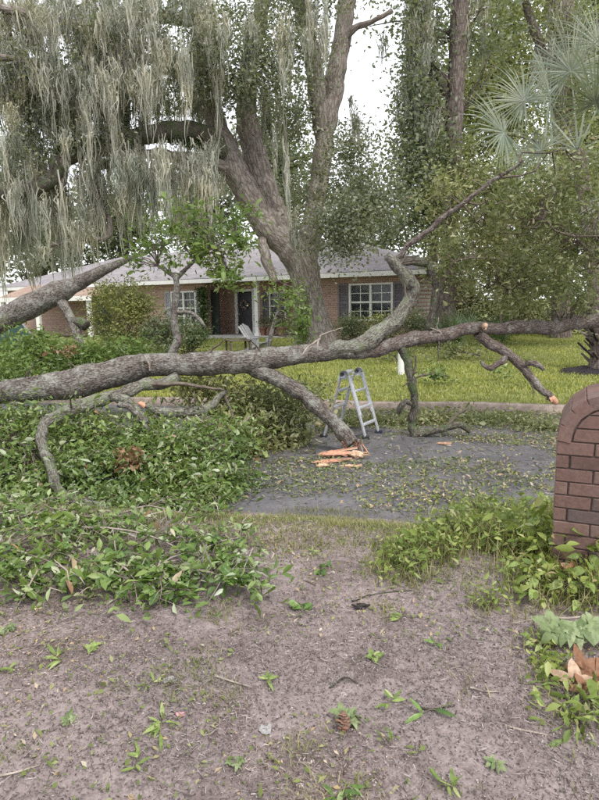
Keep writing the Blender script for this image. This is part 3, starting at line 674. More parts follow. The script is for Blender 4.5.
simple_tree('pine_tree', 'tall straight trunk with a mossy limb, right of the pale sky gap', 444, 22, [(446, 300, 22, 9), (450, 220, 22, 8.5), (454, 120, 22, 8.5), (458, 40, 22, 8), (461, -20, 22, 8), (465, -140, 22, 6)],
  [(420, 60, 22, 15, 60, 2400), (416, 115, 21.5, 17, 40, 1700), (480, 30, 22, 30, 40, 1500), (430, 150, 21.5, 26, 30, 1500), (408, 165, 21, 16, 26, 900), (440, -60, 22, 70, 50, 2500), (412, 10, 22, 16, 30, 800)], M_pinebark, M_bluleaf, .17, moss=m1,
  extra=[[(455, 110, 22, 4), (440, 80, 22, 3.5), (425, 50, 22, 3), (415, 10, 22, 3), (405, -40, 22, 2)], [(452, 170, 22, 3), (430, 150, 21.8, 2.5), (408, 140, 21.5, 2)]])
simple_tree('broadleaf_tree', 'large olive leaved tree with pale trunk at the upper right edge', 561, 24, [(561, 320, 24, 9), (562, 240, 24, 9), (563, 150, 24, 9), (562, 70, 24, 11), (560, 10, 24, 12), (556, -80, 24, 9)],
  [(560, 20, 23, 40, 20, 1400), (520, -10, 23, 60, 22, 2200), (585, 90, 23, 30, 40, 2000), (500, 70, 25, 36, 50, 2400), (560, 200, 21, 50, 50, 6000), (500, 210, 21, 50, 55, 6000), (590, 250, 20, 36, 55, 4000), (540, 275, 20, 50, 26, 4500), (460, 240, 21, 36, 46, 4000), (470, 180, 21, 32, 30, 2500), (620, 120, 23, 30, 100, 4000), (560, -80, 23, 90, 40, 3000)], M_pinebark, M_olive, .115, spread=.36,
  extra=[[(562, 90, 24, 6), (545, 60, 23.5, 5), (530, 20, 23, 4), (515, -30, 23, 3)], [(562, 110, 24, 6), (580, 70, 23.5, 5), (598, 30, 23, 4), (620, -20, 23, 3)]],
  moss=[(555+RNG.normal()*14, RNG.uniform(0, 70), 23, RNG.uniform(20, 50), 7) for k in range(14)])
# trees standing behind the house and down the street
bgt = [(-60, 42, [(-40, 200, 40, 60, 3200)], M_bgleaf, 'dark green tree behind the carport at the left edge'),
       (40, 44, [(40, 235, 44, 40, 4200)], M_bluleaf, 'bluish green tree behind the carport roof'),
       (120, 46, [(120, 225, 44, 48, 4600)], M_bgleaf, 'dense green tree rising over the left roof slope'),
       (205, 44, [(205, 215, 44, 50, 4600)], M_bluleaf, 'bluish tree behind the roof left of the oak trunk'),
       (275, 48, [(280, 170, 40, 60, 4600)], M_bgleaf, 'green tree seen behind the forked oak limbs'),
       (350, 46, [(358, 215, 30, 42, 3600), (392, 235, 22, 30, 1500)], M_bluleaf, 'grey blue tree under the pale sky gap'),
       (430, 40, [(425, 200, 26, 60, 3600), (440, 120, 24, 50, 1500)], M_bgleaf, 'narrow green tree behind the straight trunk'),
       (500, 34, [(495, 120, 40, 80, 7500), (500, 30, 44, 50, 3000)], M_yelleaf, 'yellow green tree behind the palm fronds'),
       (600, 36, [(590, 130, 50, 110, 7500), (590, 10, 50, 40, 2400)], M_yelleaf, 'yellow green tree behind the right picture edge'),
       (520, 44, [(525, 250, 60, 50, 5200)], M_bgleaf, 'low green tree filling the gap behind the palmettos'),
       (690, 40, [(690, 150, 60, 120, 5000)], M_bgleaf, 'green tree beyond the right edge')]
for bx, Yb, cl, lm, lab in bgt:
    top = min(c[1] for c in cl)
    simple_tree('background_tree', lab, bx, Yb, [(bx, 300, Yb, 6), (bx+4, 220, Yb, 5), (bx-2, max(top, 60), Yb, 3.5)], [(a, b_, Yb, c_, d_, int(n_*(1.7 if bx < 300 else 1))) for a, b_, c_, d_, n_ in cl], M_pinebark, lm, .34, 'trees behind the house', sub=26, spread=.6)

# ------------------------------------------------------------------ palm and palmettos
def frond(o, base, tipdir, plen, R, mat, n=44, name='frond', spread=2.5, sag=.35, face=None):
    """fan leaf: a petiole, then a ring of folded drooping leaflets"""
    base = np.array(base, float); td = np.array(tipdir, float); td /= np.linalg.norm(td)
    hub = base+td*plen-np.array([0, 0, .12*plen]); ax = td*.8-np.array([0, 0, .25]); ax /= np.linalg.norm(ax)
    sd_ = np.cross(ax, [0, 0, 1.0]); sd_ /= np.linalg.norm(sd_)+1e-9; nn = np.cross(sd_, ax)
    roll_ = RNG.uniform(-.6, .6); s2 = sd_*math.cos(roll_)+nn*math.sin(roll_)
    if face is not None:
        s2 = np.cross(ax, np.array(face)+RNG.normal(size=3)*.15); s2 /= np.linalg.norm(s2)
    nn = np.cross(s2, ax)
    if nn[2] < 0: nn = -nn
    V = []; F = []
    def quad(a, b, c, d_): k = len(V); V.extend([a, b, c, d_]); F.append((k, k+1, k+2, k+3))
    w = s2*.018
    mid = (base+hub)/2+np.array([0, 0, .06*plen])
    quad(base-w*1.5, base+w*1.5, mid+w, mid-w); quad(mid-w, mid+w, hub+w*.7, hub-w*.7)
    for k in range(n):
        a = -spread+2*spread*k/(n-1)+RNG.normal()*.02; Lk = R*(1-.25*(abs(a)/spread)**2)*RNG.uniform(.88, 1.08)
        dv = ax*math.cos(a)+s2*math.sin(a)+nn*(.22*math.cos(a*1.2)+RNG.normal()*.05); dv /= np.linalg.norm(dv)
        wd = np.cross(dv, nn); wd /= np.linalg.norm(wd); pp = hub; wl_ = .012; 
        for q in range(3):
            nx = pp+dv*Lk/3; w2 = (.015, .011, .002)[q]; quad(pp-wd*wl_, pp+wd*wl_, nx+wd*w2, nx-wd*w2); pp = nx; wl_ = w2
            dv = dv-np.array([0, 0, sag*(.25+.5*q)*RNG.uniform(.5, 1.3)]); dv /= np.linalg.norm(dv)
    return mesh_np(name, V, F, mat, o)
pb = on_ground(600, 371)
palm = thing('palm_tree', pb, 'fan palm with blue green fronds and shaggy dark base at right edge', 'palm tree')
PY = pb[1]; top = at(578, 150, PY)
t = Tubes(); t.add([pb-[0, 0, .2], pb+[0, 0, .6], pb*.5+top*.5+[.1, 0, 0], top], [.30, .27, .19, .18], 14, .12, rough=.2, nscale=5); t.build('trunk', M_pinebark, palm)
for (px, py, dY, R) in ((548, 96, -1.0, 1.35), (597, 98, -.8, 1.45), (503, 132, -1.2, 1.2), (570, 60, .2, 1.4), (625, 60, .2, 1.4), (640, 130, -.6, 1.5), (600, 30, .9, 1.4), (655, 170, -.3, 1.4), (540, 150, .8, 1.2), (620, 190, -.9, 1.3), (520, 95, 1.0, 1.2)):
    hub = at(px, py, PY+dY); dv = hub-top; ln = float(np.linalg.norm(dv)); frond(palm, top, dv+np.array([0, 0, .12*ln]), ln, R, M_palm, 54, face=(-.25, -1, .45), sag=.42)
for k in range(46):                                     # dead leaf boots on the lower trunk
    a = RNG.uniform(0, 6.28); z = RNG.uniform(.05, 1.35); c0 = pb+np.array([.2*math.cos(a), .2*math.sin(a), z]); e = np.array([math.cos(a), math.sin(a), RNG.uniform(.2, 1.1)]); L_ = RNG.uniform(.2, .48)
    G().bar(c0, c0+e*L_, .06, .03).build('leaf_boot', [M_mulch, M_pinebark, M_dtwig][k % 3], palm, local=False)
mb = Tubes(); n = 30
md = thing('mulch_bed', pb, 'mound of black mulch round the palm base', 'mulch')
ang = np.linspace(0, 2*math.pi, n, endpoint=False); V = [pb+np.array([0, 0, .1])]; F = []
for rr, zz in ((.45, .09), (.85, .06), (1.1, -.06)):
    for a in ang: V.append(pb+np.array([math.cos(a)*rr*RNG.uniform(.93, 1.07), math.sin(a)*rr*.8, zz+RNG.normal()*.012]))
for k in range(n):
    F.append((0, 1+k, 1+(k+1) % n, 0+1+(k+1) % n))
    for r_ in range(2): F.append((1+r_*n+k, 1+(r_+1)*n+k, 1+(r_+1)*n+(k+1) % n, 1+r_*n+(k+1) % n))
G().add(V, [f[:3] if f[2] == f[3] else f for f in F]).build('heap', M_mulch, md, local=False)
for k, (px, Yp, s, lab) in enumerate(((462, 20, 1.0, 'low palmetto clump right of the house corner'), (492, 21, .9, 'palmetto clump under the olive tree, right of another'), (440, 22, .7, 'small palmetto by the house corner'))):
    b = gpt(px, Yp); o = thing('palmetto', b, lab, 'palmetto', 'palmettos at the right of the house')
    for q in range(11):
        a = RNG.uniform(0, 6.28); frond(o, b+[0, 0, .05], (math.cos(a)*.8, math.sin(a)*.8, RNG.uniform(.5, 1.6)), RNG.uniform(.5, 1.1)*s, .7*s, M_palmetto, 26)
# ------------------------------------------------------------------ shrubs
def shrub(name, label, px, Y, clouds, leafm, L, group=None, spread=.16, **k):
    b = at(px, 335, Y); b[2] = ground_z(b[0], b[1]); o = thing(name, b, label, 'shrub', group)
    P, cen = cloud(clouds, 30, spread); gz = ground_z(P[:, 0], P[:, 1]); P = P[P[:, 2] > gz+.02]
    leaves('foliage', P, L, leafm, o, kind='stuff', **k); tb = Tubes()
    sel = cen[RNG.permutation(len(cen))[:18]]; twigs(tb, [b+RNG.normal(size=3)*[.15, .15, 0] for _ in sel], sel, .018); tb.build('stem', M_twig, o); return o
shrub('clipped_shrub', 'rounded shrub under the right window, next to the oak trunk', 352, 21.5, [(352, 328, 21.5, 17, 13, 2600)], M_bgleaf, .09)
shrub('clipped_shrub', 'rounded lighter shrub under the right side of the right window', 380, 21.5, [(382, 328, 21.3, 20, 11, 2800)], M_yelleaf, .09)
shrub('leafy_shrub', 'tall loose shrub before the left window', 130, 19, [(132, 308, 19, 32, 32, 5600), (115, 335, 19, 26, 14, 2000), (105, 312, 19, 16, 20, 1200)], M_yelleaf, .10)
shrub('leafy_shrub', 'green shrub below the left window', 165, 18.5, [(163, 330, 18.5, 24, 16, 3000)], M_bgleaf, .10)
shrub('leafy_shrub', 'low shrub by the ivy covered porch corner', 190, 20, [(192, 335, 20, 16, 10, 1800)], M_fern, .09)
shrub('leafy_shrub', 'shrub at the house corner behind the curved limb', 420, 21, [(418, 325, 21, 14, 16, 1600)], M_bgleaf, .10)
shrub('leafy_shrub', 'wide shrub bank behind the palmettos', 520, 27, [(520, 312, 27, 60, 16, 5200), (470, 300, 28, 30, 20, 2400)], M_olive, .16, spread=.25)
shrub('leafy_shrub', 'shrub bank behind the mulch bed at the right', 600, 26, [(600, 312, 26, 40, 18, 3500)], M_bgleaf, .15, spread=.25)
ivb = HC+_ex*(po1+.05)+_ey*.05
o = thing('ivy', ivb, 'ivy climbing the porch corner beside the dark screen', 'ivy')
n = 1700; zz = RNG.random(n)**.8*2.3; P = ivb+_ex[None]*RNG.normal(0, .16, n)[:, None]+_ey[None]*np.abs(RNG.normal(.06, .08, n))[:, None]; P[:, 2] = ivb[2]+zz
leaves('foliage', P, .09, M_fern, o, wl=.8, up=.0, kind='stuff'); tb = Tubes(); tb.add([ivb, ivb+[0, 0, 1], ivb+[.05, 0, 2.2]], [.02, .02, .01], 6, .3); tb.build('stem', M_twig, o)
#@@FALLEN@@
# ------------------------------------------------------------------ the fallen tree across the street
ft_base = at(-60, 420, 7.4); ft_base[2] = float(surf_z(ft_base[0], ft_base[1]))
fallen = thing('fallen_tree', ft_base, 'long grey oak trunk lying across the street from edge to edge', 'fallen tree')
t = Tubes()
t.px([(-260, 440, 7.0, 17), (-120, 415, 7.2, 14), (-50, 401, 7.35, 11.5), (0, 393, 7.4, 11), (40, 388, 7.45, 14), (80, 382, 7.5, 15), (120, 371, 7.6, 14), (150, 366, 7.7, 12), (200, 363.5, 7.8, 11.5), (250, 361, 7.9, 12.5), (275, 358, 7.95, 11), (300, 354, 8.0, 9.5), (350, 350, 8.2, 9)],
     sides=32, step=.035, rough=.15, nscale=5, wander=.02)
t.build('trunk', M_fallbark, fallen)
def limb(pts, m, name='limb', sides=16, step=.05, rough=.2, nscale=7, wander=.035):
    t = Tubes(); t.px(pts, sides=sides, step=step, rough=rough, nscale=nscale, wander=wander); return t.build(name, m, fallen)
limb([(345, 351, 8.2, 8.5), (375, 348, 8.3, 8), (400, 343, 8.4, 7.5), (430, 337, 8.6, 6.5), (460, 331, 8.8, 6.3), (485, 329, 8.9, 6.3), (506, 328, 9.0, 6.3), (530, 327, 9.1, 6.5), (553, 326, 9.2, 7), (575, 323, 9.3, 7.2), (599, 321, 9.4, 7.2), (660, 312, 9.8, 8), (760, 300, 10.5, 8)], M_redbark, sides=20, step=.045)
limb([(310, 356, 8.05, 7), (335, 350, 8.1, 8), (358, 345, 8.15, 8.5), (380, 333, 8.25, 8.2), (398, 317, 8.35, 7.6), (411, 300, 8.4, 7), (413.5, 287, 8.4, 6.6), (402, 275, 8.35, 6.6), (391, 263, 8.3, 5.6), (387, 256, 8.3, 4)], M_mossbark, sides=20, step=.035, rough=.24)
limb([(396, 262, 8.35, 4), (408, 260.5, 8.4, 4.5), (426, 262, 8.5, 4.5)], M_darkbark)
limb([(420, 261, 8.5, 3.8), (429, 267, 8.5, 4), (437, 285, 8.55, 3.6), (434.5, 306, 8.55, 3.3), (429, 330, 8.6, 3.6)], M_darkbark, rough=.25)
limb([(395, 261, 8.35, 3.5), (407, 249, 8.3, 3), (422, 236, 8.25, 2.8), (437, 222, 8.2, 2.6), (465, 200, 8.1, 2.3), (501, 173, 8, 1.8), (523, 160, 7.9, 1.3)], M_redbark, sides=8)
for q in ([(500, 174, 8, 1.2), (515, 174, 7.9, 1), (534, 169, 7.8, .7), (540, 163, 7.8, .5)], [(520, 162, 7.9, 1), (521, 153, 7.9, .9), (545, 152, 7.8, .7), (566, 150, 7.7, .5)], [(462, 203, 8.1, 1.2), (470, 212, 8.1, .9), (476, 222, 8.1, .5)], [(465, 201, 8.1, 1), (478, 203, 8.1, .7), (490, 198, 8, .5)],
          [(543, 219, 8.2, 1.2), (560, 232, 8.2, 1), (576, 236, 8.2, .9), (600, 236, 8.2, .8)], [(576, 236, 8.2, .8), (590, 250, 8.2, .6), (600, 262, 8.2, .5)], [(487, 288, 9, 1.6), (500, 284, 9, 1.4), (508, 290, 9, .8)], [(494, 286, 9, 1), (498, 272, 9, .8), (497, 262, 9, .5)], [(440, 285, 8.5, 1), (455, 262, 8.3, 1), (470, 258, 8.2, .6)]):
    limb(q, M_twig, 'twig', 6, .06, .1)
limb([(401, 344, 8.4, 4.5), (406, 362, 8.4, 4.2), (412, 382, 8.4, 4.2), (414, 400, 8.45, 4), (411, 418, 8.5, 4.3), (415, 438, 8.5, 5)], M_darkbark, rough=.3, step=.03)
limb([(413, 404, 8.45, 2.5), (405, 402, 8.4, 3), (400, 409, 8.4, 3), (398, 414, 8.4, 1.5)], M_darkbark, 'stub')
limb([(416, 436, 8.5, 3), (432, 434, 8.45, 3.5), (447, 428, 8.4, 3.3), (459, 425, 8.35, 3.5), (468, 430, 8.35, 3), (470, 433, 8.35, 1.5)], M_darkbark, rough=.3)
limb([(446, 428, 8.4, 2), (455, 418, 8.4, 1.5), (463, 411, 8.4, 1.2), (471, 406, 8.4, .6)], M_twig, 'twig', 8)
limb([(478, 333, 8.9, 5), (488, 343, 8.85, 5.5), (500, 351, 8.8, 5), (516, 359, 8.75, 4.8), (528, 373, 8.7, 4.5), (540, 389, 8.65, 4), (550, 400, 8.6, 3.6)], M_redbark, rough=.24)
limb([(506, 354, 8.8, 3), (500, 362, 8.7, 3.2), (491, 367, 8.65, 3), (484, 364, 8.6, 2), (481, 361, 8.6, 1)], M_redbark, 'stub')
limb([(522, 364, 8.75, 2.5), (532, 362, 8.7, 3), (539, 365, 8.65, 3), (544, 370, 8.6, 2)], M_redbark, 'stub')
limb([(549.5, 399.5, 8.6, 4), (552, 402, 8.59, 3.6), (556, 404.5, 8.57, 2)], M_splint, 'torn_end', 10, .02, .35, 25)
limb([(485, 329, 8.82, 2), (486, 325, 8.7, 2.4)], M_splint2, 'cut_face', 8, .03, .1)
limb([(395, 355, 8.35, 1.4), (397, 360, 8.35, .5)], M_redbark, 'stub', 6)
# broken limb propped on the road
limb([(252, 364, 7.9, 9), (268, 374, 7.88, 8.5), (290, 387, 7.8, 8), (312, 402, 7.75, 7.5), (332, 419, 7.7, 7.8), (346, 435, 7.62, 8.5), (352, 444, 7.58, 7.5)], M_fallbark, sides=18, step=.03, rough=.22)
for k in range(16):
    a = RNG.uniform(342, 362); q = Tubes(); p0 = at(a, 441+RNG.uniform(-4, 3), 7.55+RNG.normal()*.03); p1 = p0+np.array([RNG.normal()*.06+.05, RNG.normal()*.05, -RNG.uniform(.08, .2)])
    q.add([p0, p1], [.014, .002], 4, .1); q.build('splinter', [M_splint, M_dtwig][k % 2], fallen)
# twisted branch in front
limb([(178, 376, 7.6, 5), (162, 383, 7.4, 6.3), (140, 385, 7.3, 6), (118, 393, 7.2, 7), (95, 401, 7.1, 7), (72, 408, 6.95, 6.6), (52, 418, 6.8, 6), (42, 434, 6.6, 5.5), (44, 453, 6.4, 5.2), (53, 474, 6.2, 5.2), (66, 494, 6.0, 5.2), (86, 506, 5.8, 6), (103, 512, 5.65, 6), (112, 514, 5.6, 3)], M_mossbark, 'branch', sides=16, step=.03, rough=.28)
limb([(112, 394, 7.15, 5), (124, 399, 7.1, 5), (133, 408, 7.05, 4.6), (141, 416, 7.0, 4.2), (147, 424, 6.95, 3)], M_mossbark, 'branch', rough=.28, step=.03)
limb([(118, 404, 7.0, 3), (132, 408, 6.95, 3), (140, 418, 6.9, 2.6), (146, 430, 6.85, 2)], M_fallbark, 'branch', step=.03)
limb([(150, 384, 7.35, 2.8), (165, 384, 7.3, 2.6), (182, 383, 7.25, 2), (205, 386, 7.2, 1.6), (224, 390, 7.2, 1.2)], M_twig, 'twig', 8)
limb([(146, 405, 7.1, 3), (160, 412, 7.1, 4.6), (178, 415, 7.1, 5), (196, 413, 7.1, 5), (210, 406, 7.12, 4.2), (217, 397, 7.15, 3.6), (226, 392, 7.2, 2.5)], M_mossbark, 'branch', rough=.26, step=.03)
limb([(145, 406, 7.09, 3.5), (140, 402, 7.07, 2)], M_splint, 'torn_end', 8, .02, .3, 25)
limb([(222, 393, 7.2, 2), (226, 402, 7.2, 1.6), (232, 418, 7.15, 1.2)], M_twig, 'twig', 6)
for k in range(46):
    px, py, dY = random.choice([(x_, 388-.18*max(0, x_-40)+RNG.normal()*3, 7.5) for x_ in (30, 90, 150, 210, 260, 320)]+[(440, 336, 8.6), (500, 328, 9), (560, 326, 9.2), (411, 300, 8.4), (396, 268, 8.3), (470, 331, 8.8), (72, 408, 6.9), (44, 450, 6.4), (190, 413, 7.1), (530, 375, 8.7), (412, 380, 8.4)])
    a = RNG.uniform(-2.9, -.2) if RNG.random() < .65 else RNG.uniform(.3, 2.6); l_ = RNG.uniform(8, 26); mx_, my_ = px+math.cos(a)*l_*.5+RNG.normal()*2, py+math.sin(a)*l_*.5
    limb([(px, py, dY, 1.3), (mx_, my_, dY-.05, .9), (px+math.cos(a)*l_, py+math.sin(a)*l_, dY-.12+RNG.normal()*.1, .35)], [M_twig, M_darkbark, M_dtwig][k % 3], 'twig', 6, .05, .1)
# upper leaves still on the tree
def foliage_part(o, specs, leafm, L, sub=22, spread=.13, ntw=60, anchors=None, tmpl=T4, wl=.46, up=.25, floor=False, twm=None, boost=1.0):
    specs = [z[:5]+(int(z[5]*boost),)+z[6:] for z in specs]; P, cen = cloud(specs, sub, spread)
    if floor:
        gz = surf_z(P[:, 0], P[:, 1])+.015; P = np.where((P[:, 2] < gz)[:, None], np.stack([P[:, 0], P[:, 1], gz+np.abs(RNG.normal(0, .05, len(P)))], 1), P)
    k_ = RNG.random(len(P)) < .4
    for nm_, Q, f_, w_ in (('foliage', P[~k_], 1.0, wl*1.1), ('narrow_foliage', P[k_], 1.15, wl*.55)):
        leaves(nm_, Q, L*f_*np.minimum(RNG.lognormal(0, .33, len(Q)), 1.5), leafm, o, wl=w_, up=up, tmpl=tmpl, kind='stuff')
    tb = Tubes(); sel = cen[RNG.permutation(len(cen))[:ntw]]
    A = np.array(anchors) if anchors is not None else np.array([at(*s[:3]) for s in specs])
    st = [A[np.argmin(np.linalg.norm(A-c, axis=1))] for c in sel]
    pr = [(a, c) for a, c in zip(st, sel) if np.linalg.norm(a-c) < .8] or [(st[0], st[0]+[.1, 0, .05])]
    twigs(tb, [a for a, _ in pr], [c for _, c in pr], r0=.009, sag=.03); tb.build('twig', twm or M_twig, o, kind='stuff')
anc = []
for path in (((407, 249, 8.3), (437, 222, 8.2), (465, 200, 8.1), (501, 173, 8), (523, 160, 7.9), (545, 152, 7.8), (566, 150, 7.7)), ((543, 219, 8.2), (560, 232, 8.2), (576, 236, 8.2), (600, 236, 8.2)), ((576, 236, 8.2), (590, 250, 8.2), (600, 262, 8.2)), ((440, 285, 8.5), (455, 262, 8.3), (470, 258, 8.2)), ((487, 288, 9), (500, 284, 9), (508, 290, 9)), ((460, 331, 8.8), (506, 328, 9), (553, 326, 9.2), (599, 321, 9.4)), ((470, 212, 8.1), (476, 222, 8.1), (534, 169, 7.8))):
    for a_, b_ in zip(path[:-1], path[1:]): anc += [at(*(np.array(a_)*(1-s_)+np.array(b_)*s_)) for s_ in np.linspace(0, 1, 7)]
foliage_part(fallen, [(450, 195, 8.4, 26, 26, 891), (480, 235, 8.6, 34, 26, 1215), (520, 200, 8.4, 34, 34, 1377), (560, 190, 8.4, 30, 36, 1215), (590, 240, 8.6, 26, 40, 1215), (545, 255, 8.8, 34, 26, 1296), (500, 270, 8.9, 32, 22, 1053), (575, 292, 9, 30, 18, 729), (520, 296, 9.2, 26, 16, 648), (455, 265, 8.6, 18, 24, 567), (600, 170, 8.4, 20, 40, 648), (640, 220, 8.8, 30, 70, 1215)], M_olive, .07, anchors=anc, ntw=220, spread=.15, sub=14)
# ------------------------------------------------------------------ separate fallen limbs and leafy branches
b = at(20, 312, 11); b[2] = surf_z(b[0], b[1])
lo = thing('fallen_limb', b, 'thick grey limb slanting up over the shrubs at the left edge', 'fallen limb')
t = Tubes(); t.px([(-120, 362, 10.6, 14), (-40, 335, 10.8, 12.5), (0, 320, 11, 11.5), (30, 306, 11, 11.5), (55, 294, 11, 11), (72, 286, 11, 8.5), (90, 277, 11, 6.5), (108, 268, 11, 4.5), (129, 259, 11, 2.5), (146, 252, 11, 1.4), (165, 247, 11, .8)], sides=24, step=.05, rough=.16, nscale=5); t.build('trunk', M_fallbark, lo)
t = Tubes(); t.px([(58, 296, 11, 5), (66, 310, 10.9, 5), (74, 326, 10.8, 4.5), (79, 345, 10.7, 4.5), (80, 362, 10.7, 4)], sides=12, step=.06, rough=.2); t.build('branch', M_fallbark, lo)
t = Tubes(); t.px([(72, 322, 10.85, 4.5), (80, 322, 10.8, 5), (86, 326, 10.75, 6)], sides=12, step=.04, rough=.15); t.build('stub', M_darkbark, lo)

def leafy(name, label, cat, path, specs, leafm, L, bark=M_darkbark, group=None, sides=10, extra=(), **k):
    P0 = at(*path[0][:3]); b = P0.copy(); b[2] = surf_z(b[0], b[1])
    o = thing(name, b, label, cat, group)
    t = Tubes(); t.px(path, sides=sides, step=.05, rough=.2, wander=.02); t.build('stem', bark, o)
    for e in extra:
        t = Tubes(); t.px(e, sides=8, step=.05, rough=.15, wander=.02); t.build('branch', bark, o)
    foliage_part(o, specs, leafm, L, anchors=[at(*q[:3]) for q in path]+[at(*q[:3]) for e in extra for q in e], **k); return o
leafy('upright_branch', 'crooked upright branch with bright green leaves left of the porch', 'branch', [(172, 356, 9.4, 4.5), (177, 340, 9.4, 4.2), (174, 322, 9.4, 3.6), (176, 300, 9.4, 3.4), (176, 280, 9.4, 2.8), (168, 272, 9.4, 2), (158, 266, 9.4, 1.5)],
      [(150, 240, 9.4, 16, 14, 210), (178, 228, 9.5, 14, 12, 200), (168, 258, 9.3, 13, 9, 130), (205, 248, 9.3, 16, 18, 340), (228, 222, 9.4, 15, 14, 260), (240, 245, 9.2, 12, 12, 220), (233, 275, 9.2, 11, 16, 260), (135, 262, 9.5, 9, 10, 90), (195, 208, 9.4, 14, 8, 120), (215, 268, 9.3, 8, 9, 80), (250, 212, 9.5, 8, 10, 80)], M_brgreen, .095, M_fallbark,
      extra=[[(176, 280, 9.4, 2.4), (185, 270, 9.4, 2), (196, 260, 9.4, 1.6), (215, 245, 9.3, 1.2), (235, 235, 9.3, .8)], [(177, 312, 9.4, 2.2), (190, 312, 9.3, 2), (200, 320, 9.2, 1.8), (206, 328, 9.2, 1.2)]], ntw=90, sub=9, spread=.11)
leafy('upright_branch', 'thin upright branch with yellowish leaves in front of the oak trunk', 'branch', [(268, 356, 8.8, 2.2), (270, 335, 8.8, 2.2), (277, 315, 8.8, 1.8), (282, 300, 8.8, 1.2), (284, 285, 8.8, .8)],
      [(290, 300, 8.8, 14, 20, 260), (275, 283, 8.8, 14, 10, 120), (300, 325, 8.8, 12, 16, 200)], M_brgreen, .075, M_fallbark, ntw=30)
leafy('leafy_branch', 'mass of green leaves behind the trunk at the left edge', 'branch', [(20, 372, 9.8, 4), (40, 362, 9.9, 3), (60, 352, 10, 2)],
      [(30, 352, 10, 42, 18, 2600), (80, 358, 9.8, 36, 14, 1900), (10, 375, 9.0, 30, 14, 1200), (130, 352, 10, 30, 12, 1200), (-50, 360, 9.6, 50, 25, 2000)], M_brgreen, .07, floor=True, ntw=60, boost=1.3)
leafy('leafy_branch', 'pile of green leaves under the trunk left of the twisted branch', 'branch', [(30, 450, 6.8, 3), (15, 440, 7, 2.5), (-10, 430, 7.2, 2)],
      [(15, 430, 7.2, 34, 26, 2000), (10, 470, 6.6, 36, 22, 1900), (-40, 450, 7.0, 40, 40, 1800), (35, 490, 6.2, 28, 14, 900)], M_pile, .066, floor=True, spread=.13, sub=11, boost=1.25, ntw=190)
leafy('leafy_branch', 'broad pile of green leaves inside the curl of the twisted branch', 'branch', [(120, 460, 6.9, 3), (95, 445, 7, 2.6), (75, 440, 7.1, 2)],
      [(85, 440, 7.0, 34, 24, 2300), (120, 465, 6.6, 36, 20, 2200), (80, 478, 6.4, 22, 12, 800), (120, 500, 5.95, 45, 7, 900), (170, 500, 5.85, 26, 6, 400), (150, 440, 7.0, 30, 22, 1600)], M_pile, .066, floor=True, spread=.13, sub=11, boost=1.25, ntw=240)
leafy('leafy_branch', 'silvery backed leaves heaped in front of the road edge, left of the splintered limb', 'branch', [(225, 470, 6.5, 2.5), (205, 455, 6.6, 2.2), (185, 440, 6.8, 2)],
      [(190, 455, 6.6, 36, 26, 2600), (215, 480, 6.2, 32, 14, 1500), (165, 480, 6.2, 28, 16, 1300), (225, 440, 7.2, 26, 22, 1300), (205, 500, 5.75, 24, 9, 500)], M_pile, .066, floor=True, spread=.13, sub=11, boost=1.25, ntw=240)
leafy('leafy_branch', 'olive leafy tangle below the middle of the trunk, behind the broken limb', 'branch', [(262, 450, 8.2, 2.5), (250, 430, 8.3, 2.2), (262, 405, 8.4, 2)],
      [(255, 410, 8.2, 36, 26, 2600), (240, 440, 7.7, 30, 22, 1700), (285, 425, 8.2, 24, 22, 1500), (205, 390, 8.0, 34, 16, 1100), (300, 395, 8.6, 24, 14, 700), (275, 445, 7.9, 22, 10, 600)], M_olive, .08, floor=True, ntw=110)
leafy('leafy_branch', 'low leaf heap round the ladder feet', 'branch', [(355, 432, 9.2, 1.6), (380, 425, 9.4, 1.4), (400, 420, 9.5, 1)],
      [(395, 425, 9.4, 40, 7, 900), (340, 430, 9.3, 24, 7, 420), (440, 420, 9.6, 40, 6, 700), (500, 425, 9.4, 50, 8, 900), (545, 440, 8.8, 24, 8, 400)], M_olive, .075, floor=True, ntw=40, spread=.1)
leafy('leafy_branch', 'small torn branch lying on the lawn right of the white post', 'branch', [(445, 377, 13, 1), (430, 375, 13.2, .8), (418, 374, 13.4, .6)], [(435, 375, 13, 16, 4, 260), (490, 372, 13.4, 12, 3, 120)], M_pile, .09, floor=True, ntw=14, spread=.1)
leafy('leafy_branch', 'fallen branch on the far lawn below the house corner', 'branch', [(480, 356, 17, 1), (460, 352, 17.5, .8), (445, 351, 18, .6)], [(462, 350, 17.5, 26, 4, 500), (400, 353, 17, 30, 4, 500), (350, 352, 18, 24, 4, 360)], M_olive, .1, floor=True, ntw=16)
leafy('dead_branch', 'patch of rusty dead leaves in the green pile under the trunk', 'branch', [(128, 462, 6.35, 1.2), (134, 456, 6.35, .9), (140, 450, 6.4, .6)], [(134, 460, 6.28, 11, 9, 220)], M_deadp, .07, ntw=10, spread=.05)
leafy('dead_branch', 'rusty leaves showing behind the trunk at the left', 'branch', [(60, 352, 9.3, 1), (68, 350, 9.3, .8)], [(62, 351, 9.2, 10, 4, 90)], M_deadp, .07, ntw=6, spread=.06)
